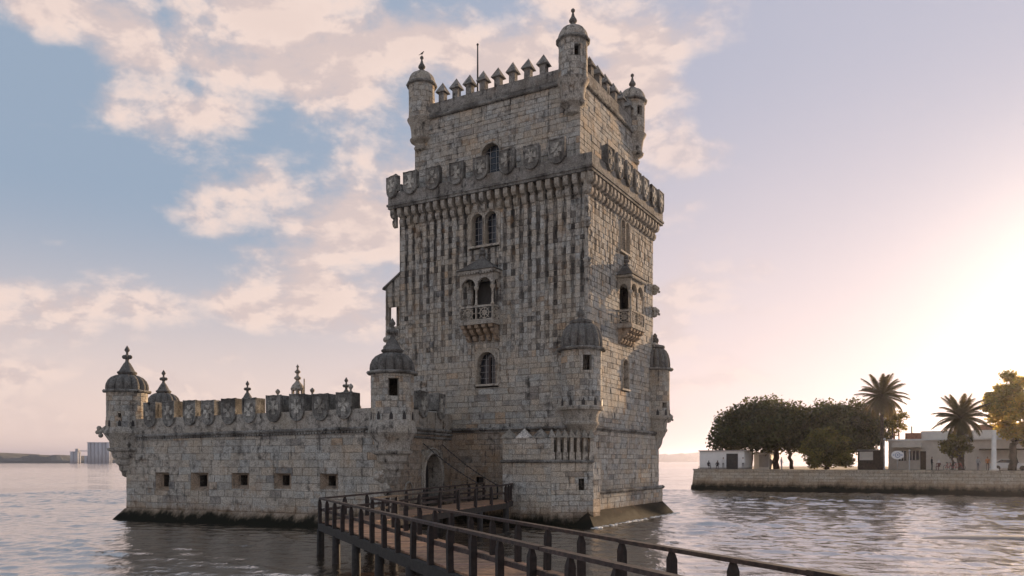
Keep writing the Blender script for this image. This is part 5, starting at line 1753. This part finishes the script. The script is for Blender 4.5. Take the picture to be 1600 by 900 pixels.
palm('shorter palm with wide crown above a rounded bush', 1502, 3.6, 655, 0, 3.2, 32, 60, 0.30)

# ================================================================== buildings on the quay
def box_part(name, parent, x0, x1, y0, y1, z0, z1, mat):
    b = MB(); b.cbox(x0, x1, y0, y1, z0, z1, 0.015)
    return b.build(name, mat, parent)
def local_house(name, label, px, depth, cat='building'):
    g0 = ground_at(px, depth)
    ang = math.atan2(qd.y, qd.x)
    return thing(name, label, cat, g0, ang), g0
fx = lambda px_, g0: ((px_ - CX) / F_PX * g0.y - g0.x) / (qd.x + (-qd.y) * ((px_ - CX) / F_PX))   # run along the quay for a picture column
# white hut at the end
hut, g0 = local_house('white_hut', 'white flat-roofed hut with dark door at the end of the quay', 1130, 2.5, 'hut')
a, b_ = fx(1093, g0), fx(1163, g0)
H = z_at(705, g0) - g0.z
box_part('wall', hut, a, b_, 0, 4.0, 0, H, 'white_paint')
box_part('roof', hut, a - 0.12, b_ + 0.3, -0.2, 4.2, H + 0.002, H + 0.14, 'roof_grey')
d = box_part('door', hut, fx(1135, g0), fx(1153, g0), -0.04, 0.02, 0.02, H - 0.35, 'door_dark')
box_part('plinth', hut, a - 0.03, b_ + 0.03, -0.03, 3.9, 0, 0.25, 'roof_grey')
hut2, g0 = local_house('white_kiosk', 'pale kiosk standing between the trunks of the biggest tree', 1190, 8.0, 'kiosk')
H = z_at(708, g0) - g0.z
box_part('wall', hut2, fx(1178, g0), fx(1202, g0), 0, 3, 0, H, 'white_paint')
box_part('roof', hut2, fx(1176, g0), fx(1204, g0), -0.25, 3.2, H + 0.002, H + 0.12, 'roof_grey')
box_part('shutter', hut2, fx(1186, g0), fx(1201, g0), -0.03, 0.01, 0.3, H - 0.2, 'metal_pole')
# low cafe building
cafe, g0 = local_house('cafe_building', 'low pale flat-roofed building behind the palms on the quay', 1470, 13.0)
zz = lambda py: z_at(py, g0) - g0.z
a, b_ = fx(1388, g0), fx(1700, g0)
H = zz(688)
box_part('wall', cafe, a, b_, 0, 9, 0, H, 'plaster')
box_part('roof', cafe, a - 0.2, b_, -0.25, 9.2, H + 0.002, H + 0.22, 'white_paint')
box_part('upper_storey', cafe, fx(1436, g0), fx(1700, g0), 3.0, 10, H + 0.22, zz(672), 'plaster')
box_part('roof_ridge', cafe, fx(1520, g0), fx(1700, g0), 4.0, 10, zz(672) + 0.003, zz(663), 'roof_tile')
box_part('water_tank', cafe, fx(1412, g0), fx(1437, g0), 2.0, 4.5, H + 0.222, zz(675), 'roof_tile')
box_part('chimney', cafe, fx(1421, g0), fx(1423, g0), 2.5, 2.8, zz(675), zz(664), 'iron')
box_part('chimney', cafe, fx(1393, g0), fx(1396, g0), 2.0, 2.4, H + 0.222, zz(675), 'roof_tile')
box_part('chimney', cafe, fx(1401, g0), fx(1403, g0), 2.0, 2.4, H + 0.222, zz(674), 'roof_tile')
box_part('porch', cafe, fx(1396, g0), fx(1441, g0), -2.2, -0.002, zz(699), zz(692), 'plaster')
for (p0, p1, y0, y1) in ((1404, 1416, 704, 720), (1420, 1436, 704, 719)):
    w_ = box_part('window', cafe, fx(p0, g0), fx(p1, g0), -0.05, 0.02, zz(y1), zz(y0), 'glass')
    for k_ in range(1, 3):
        x = fx(p0, g0) + (fx(p1, g0) - fx(p0, g0)) * k_ / 3
        box_part('glazing_bar', w_, x - 0.05, x + 0.05, -0.09, -0.05, zz(y1) + 0.02, zz(y0) - 0.02, 'white_paint')
box_part('door', cafe, fx(1438, g0), fx(1447, g0), -0.05, 0.02, 0.01, zz(705), 'bark')
box_part('pergola', cafe, fx(1530, g0), fx(1600, g0), -2.5, -0.003, zz(704), zz(702), 'bark')
# dark service kiosk left of the sign
kio, g0 = local_house('dark_kiosk', 'small dark kiosk with pale upper panel between bush and tall palm', 1358, 7.0, 'kiosk')
H = z_at(704, g0) - g0.z
box_part('wall', kio, fx(1340, g0), fx(1376, g0), 0, 3, 0, H, 'bark')
box_part('panel', kio, fx(1343, g0), fx(1364, g0), -0.04, 0.02, H * 0.5, H - 0.15, 'plaster')
box_part('roof', kio, fx(1339, g0), fx(1377, g0), -0.3, 3.2, H + 0.002, H + 0.12, 'roof_grey')

# poles and sign
def pole(label, px, depth, ytop, r, name='lamp_post', cat='post', mat='metal_pole', head=True):
    g0 = ground_at(px, depth)
    o = thing(name, label, cat, g0)
    h = z_at(ytop, g0) - g0.z
    b = MB(); b.lathe([(r * 1.8, 0), (r * 1.8, 0.25), (r, 0.32), (r * 0.85, h)], n=10); b.build('shaft', mat, o, True)
    if head:
        b = MB(); b.lathe([(r * 0.9, h), (r * 2.2, h + 0.06), (r * 2.4, h + 0.2), (r * 0.6, h + 0.3)], n=10); b.build('lamp_head', mat, o, True)
    return o
pole('thin white post in front of the tall palm trunk', 1382, 1.2, 688, 0.07)
pole('short grey post right of the oval sign', 1421, 1.2, 706, 0.05)
pole('thick pale pillar left of the golden tree', 1553, 1.5, 672, 0.28, 'pillar', 'pillar', 'plaster', False)
g0 = ground_at(1402, 1.0)
sg = thing('oval_sign', 'white oval sign with a blue ring mark on a short post', 'sign', g0)
zc = z_at(711, g0) - g0.z
b = MB(); b.lathe([(0.05, 0), (0.05, zc)], n=8); b.build('post', 'metal_pole', sg, True)
def disc(rx_, rz_, y0, y1):
    b = MB()
    b.prism([(rx_ * math.cos(2 * PI * i / 24), zc + rz_ * math.sin(2 * PI * i / 24)) for i in range(24)], y0, y1)
    return b
board = disc(0.80, 0.55, -0.10, -0.055).build('board', 'white_paint', sg)
b = MB(); b.tube([(0.30 * math.cos(2 * PI * i / 20), -0.105, zc + 0.30 * math.sin(2 * PI * i / 20)) for i in range(21)], 0.035, 5); b.build('ring_mark', 'sign_blue', board)
b = disc(0.09, 0.09, -0.112, -0.1005); b.build('dot_mark', 'sign_blue', board)
b = MB(); b.box(-0.62, -0.42, -0.112, -0.1005, zc - 0.05, zc + 0.05); b.build('side_mark', 'sign_blue', board)
b = MB(); b.box(0.42, 0.62, -0.112, -0.1005, zc - 0.05, zc + 0.05); b.build('side_mark', 'sign_blue', board)

# ================================================================== people, bicycles, car
def cloth_mat(name, shirt, legs, skin=(0.35, 0.2, 0.13), hair=(0.03, 0.02, 0.015), h=1.0):
    m, k, bs, out = new_mat(name)
    oc = m.node_tree.nodes.new('ShaderNodeTexCoord').outputs['Object']
    z = k.n('ShaderNodeSeparateXYZ', Vector=oc).outputs['Z']
    c = k.mix(k.math('GREATER_THAN', z, 0.09 * h), (0.03, 0.03, 0.03, 1), legs + (1,))
    c = k.mix(k.math('GREATER_THAN', z, 0.92 * h), c, shirt + (1,))
    c = k.mix(k.math('GREATER_THAN', z, 1.44 * h), c, skin + (1,))
    c = k.mix(k.math('GREATER_THAN', z, 1.64 * h), c, hair + (1,))
    k.set(bs, 'Base_Color', c)
    k.set(bs, 'Roughness', 0.85)
def person(label, px, depth, shirt, legs, rz=0.0, sit=False, s=1.0, group='people on the quay'):
    g0 = ground_at(px, depth)
    nm = 'clothes_%d' % len(MAT)
    drop = 0.42 if sit else 0.0
    cloth_mat(nm, shirt, legs)
    if sit:
        J = {'pel': (0, 0, 0.50), 'chest': (0.02, -0.06, 0.86), 'neck': (0.02, -0.04, 1.02), 'head': (0.03, -0.05, 1.18), 'top': (0.03, -0.05, 1.27)}
        legsj = lambda sx: [(sx * 0.09, -0.02, 0.50), (sx * 0.13, -0.42, 0.52), (sx * 0.12, -0.40, 0.08), (sx * 0.13, -0.56, 0.04)]
        armj = lambda sx: [(sx * 0.18, -0.05, 0.94), (sx * 0.24, -0.14, 0.68), (sx * 0.12, -0.36, 0.60)]
    else:
        J = {'pel': (0, 0, 0.92), 'chest': (0, 0.01, 1.28), 'neck': (0, 0.01, 1.47), 'head': (0, -0.02, 1.62), 'top': (0, -0.02, 1.72)}
        legsj = lambda sx: [(sx * 0.09, 0, 0.90), (sx * 0.10, -0.03, 0.50), (sx * 0.11 , 0.02 * sx, 0.08), (sx * 0.13, -0.13, 0.03)]
        armj = lambda sx: [(sx * 0.19, 0, 1.40), (sx * 0.25, 0.0, 1.12), (sx * 0.22, -0.12 - 0.08 * sx, 0.90)]
    v = [J['pel'], J['chest'], J['neck'], J['head'], J['top']]
    rad = [0.13, 0.155, 0.06, 0.095, 0.07]
    e = [(0, 1), (1, 2), (2, 3), (3, 4)]
    for sx in (-1, 1):
        o0 = len(v)
        v += legsj(sx); rad += [0.085, 0.06, 0.045, 0.04]
        e += [(0, o0), (o0, o0 + 1), (o0 + 1, o0 + 2), (o0 + 2, o0 + 3)]
        o1 = len(v)
        v += armj(sx); rad += [0.06, 0.045, 0.04]
        e += [(1, o1), (o1, o1 + 1), (o1 + 1, o1 + 2)]
    me = bpy.data.meshes.new('person')
    if sit:
        pass
    me.from_pydata(v, e, [])
    me.materials.append(MAT[nm])
    o = link('person', me)
    md = o.modifiers.new('skin', 'SKIN')
    for i, sv in enumerate(me.skin_vertices[0].data):
        sv.radius = (rad[i], rad[i] * 0.85)
        sv.use_root = (i == 0)
    md.use_smooth_shade = True
    o.modifiers.new('sub', 'SUBSURF').render_levels = 1
    o.location = g0 + Vector((0, 0, 0.0))
    o.rotation_euler = (0, 0, rz)
    o.scale = (s, s, s)
    tag(o, label, 'person', group)
person('person in a white top standing beside the hut door', 1130, 1.6, (0.75, 0.73, 0.70), (0.30, 0.28, 0.26), 0.4)
person('person in white standing at the right corner of the white hut', 1161, 1.6, (0.80, 0.78, 0.75), (0.06, 0.06, 0.07), -0.5)
person('person in dark clothes sitting at the left end before the white hut', 1107, 1.2, (0.05, 0.04, 0.04), (0.05, 0.04, 0.04), 0.2, True)
person('person in brown sitting between the hut wall and the standing one in white', 1121, 1.2, (0.12, 0.07, 0.05), (0.06, 0.05, 0.05), -0.3, True)
person('person in pale clothes standing beside the thickest trunk of the biggest tree', 1221, 2.0, (0.45, 0.45, 0.48), (0.30, 0.30, 0.34), 0.8)
person('person in black standing beside the white-topped cyclist near the shorter palm', 1456, 1.8, (0.03, 0.03, 0.035), (0.03, 0.03, 0.03), 1.2)
person('person in a white top bent over bicycles near the shorter palm', 1467, 1.6, (0.75, 0.72, 0.70), (0.20, 0.10, 0.08), -0.9, True, 1.05)
person('person in grey standing left of the one in orange', 1528, 2.0, (0.35, 0.34, 0.34), (0.10, 0.10, 0.12), 0.3)
person('person in an orange top standing left of the pale pillar', 1543, 2.2, (0.50, 0.20, 0.08), (0.12, 0.08, 0.07), -0.2)

def bicycle(label, px, depth, rz):
    g0 = ground_at(px, depth)
    o = thing('bicycle', label, 'bicycle', g0, rz, 'bicycles by the palms')
    for x in (-0.52, 0.52):
        b = MB(); b.tube([(x + 0.33 * math.cos(2 * PI * i / 20), 0, 0.34 + 0.33 * math.sin(2 * PI * i / 20)) for i in range(21)], 0.025, 5)
        w_ = b.build('wheel', 'rubber', o)
        b = MB()
        for i in range(8):
            b.tube([(x, 0, 0.34), (x + 0.31 * math.cos(PI * i / 4), 0, 0.34 + 0.31 * math.sin(PI * i / 4))], 0.006, 3)
        b.build('spokes', 'metal_pole', w_)
    b = MB()
    for a, c in (((-0.52, 0, 0.34), (-0.18, 0, 0.82)), ((-0.18, 0, 0.82), (0.36, 0, 0.84)), ((-0.05, 0, 0.34), (0.36, 0, 0.76)), ((-0.05, 0, 0.34), (-0.22, 0, 0.92)), ((-0.52, 0, 0.34), (-0.05, 0, 0.34)), ((0.33, 0, 0.95), (0.52, 0, 0.34))):
        b.tube([a, c], 0.03, 6)
    b.build('frame', 'red_paint', o)
    b = MB(); b.tube([(0.36, -0.27, 1.0), (0.32, 0, 0.98), (0.36, 0.27, 1.0)], 0.018, 5); b.build('handlebar', 'iron', o)
    b = MB(); b.tube([(-0.36, 0, 0.95), (-0.2, 0, 0.96), (-0.08, 0, 0.95)], [0.07, 0.06, 0.03], 6); b.build('saddle', 'rubber', o)
bicycle('red bicycle parked below the bush under the shorter palm', 1482, 1.5, 0.35)
bicycle('red bicycle leaning right of the bush under the shorter palm', 1496, 1.4, -0.5)

def car(label, px, depth, rz):
    g0 = ground_at(px, depth)
    o = thing('parked_car', label, 'car', g0, rz)
    b = MB()
    side = [(-2.05, 0.30), (2.05, 0.30), (2.1, 0.62), (1.95, 0.82), (1.05, 0.92), (0.55, 1.38), (-0.95, 1.42), (-1.75, 0.98), (-2.1, 0.9), (-2.12, 0.55)]
    b.prism(side, -0.82, 0.82)
    b.build('body', 'white_paint', o)
    b = MB()
    b.prism([(0.98, 0.94), (0.55, 1.32), (-0.9, 1.36), (-1.5, 0.99)], -0.835, 0.835)
    b.build('side_windows', 'glass', o)
    for x in (-1.3, 1.3):
        for y in (-0.74, 0.74):
            b = MB()
            b.tube([(x, y - 0.1, 0.31), (x, y + 0.1, 0.31)], 0.31, 14)
            b.build('wheel', 'rubber', o)
    for y in (-0.6, 0.6):
        b = MB(); b.box(2.07, 2.13, y - 0.15, y + 0.15, 0.6, 0.74); b.build('headlight', 'metal_pole', o)
car('white car parked behind the golden tree by the low building', 1578, 6.5, math.atan2(qd.y, qd.x))

# white wash where the river laps the tower's sloping foot
fo = MB()
rr = random.Random(4)
for i in range(150):
    y = -2.0 + i * 0.108
    k_ = 0.5 + 0.5 * mnoise.noise(Vector((y * 0.9, 3.1, 0.2)))
    for j in range(2):
        c_ = T.world(1.27 + rr.uniform(-0.05, 0.22) * (1 + j), y + rr.uniform(-0.1, 0.1), 0.05)
        s_ = rr.uniform(0.03, 0.11) * (0.4 + k_) / (1 + j)
        fo.lathe([(s_, 0.0), (s_ * 0.8, s_ * 0.45), (s_ * 0.2, s_ * 0.6)], 0, 0, 6)
        for q in range(len(fo.v) - 18, len(fo.v)):
            v_ = fo.v[q]
            fo.v[q] = (c_.x + v_[0] * 1.6, c_.y + v_[1] * 1.6, c_.z - 0.03 + v_[2])
structure(fo.build('foam', 'foam', None, True), 'stuff')

# low sand bar and a mooring of wet mud on the right
sb = MB()
n_ = 40
ctr = Vector((26.5, 40.6, 0))
ring = []
for i in range(n_):
    a = 2 * PI * i / n_
    k_ = 1 + 0.25 * mnoise.noise(Vector((math.cos(a) * 1.5, math.sin(a) * 1.5, 3.3)))
    ring.append((ctr.x + 7.5 * k_ * math.cos(a), ctr.y + 1.3 * k_ * math.sin(a) - 0.06 * 7 * math.cos(a)))
vs = [(x, y, -0.10) for x, y in ring] + [(ctr.x + (x - ctr.x) * 0.6, ctr.y + (y - ctr.y) * 0.6, 0.12) for x, y in ring] + [(ctr.x, ctr.y, 0.16)]
fs = [(i, (i + 1) % n_, n_ + (i + 1) % n_, n_ + i) for i in range(n_)] + [(n_ + i, n_ + (i + 1) % n_, 2 * n_) for i in range(n_)]
sb.add(vs, fs)
structure(sb.build('sand_bar', 'sand', None, True))

# ================================================================== evening haze over the river
hz = MB()
hz.box(-9000, 9000, -60, 9500, -1.3, 110.0)
haze = hz.build('haze', 'haze', None)
structure(haze, 'stuff')
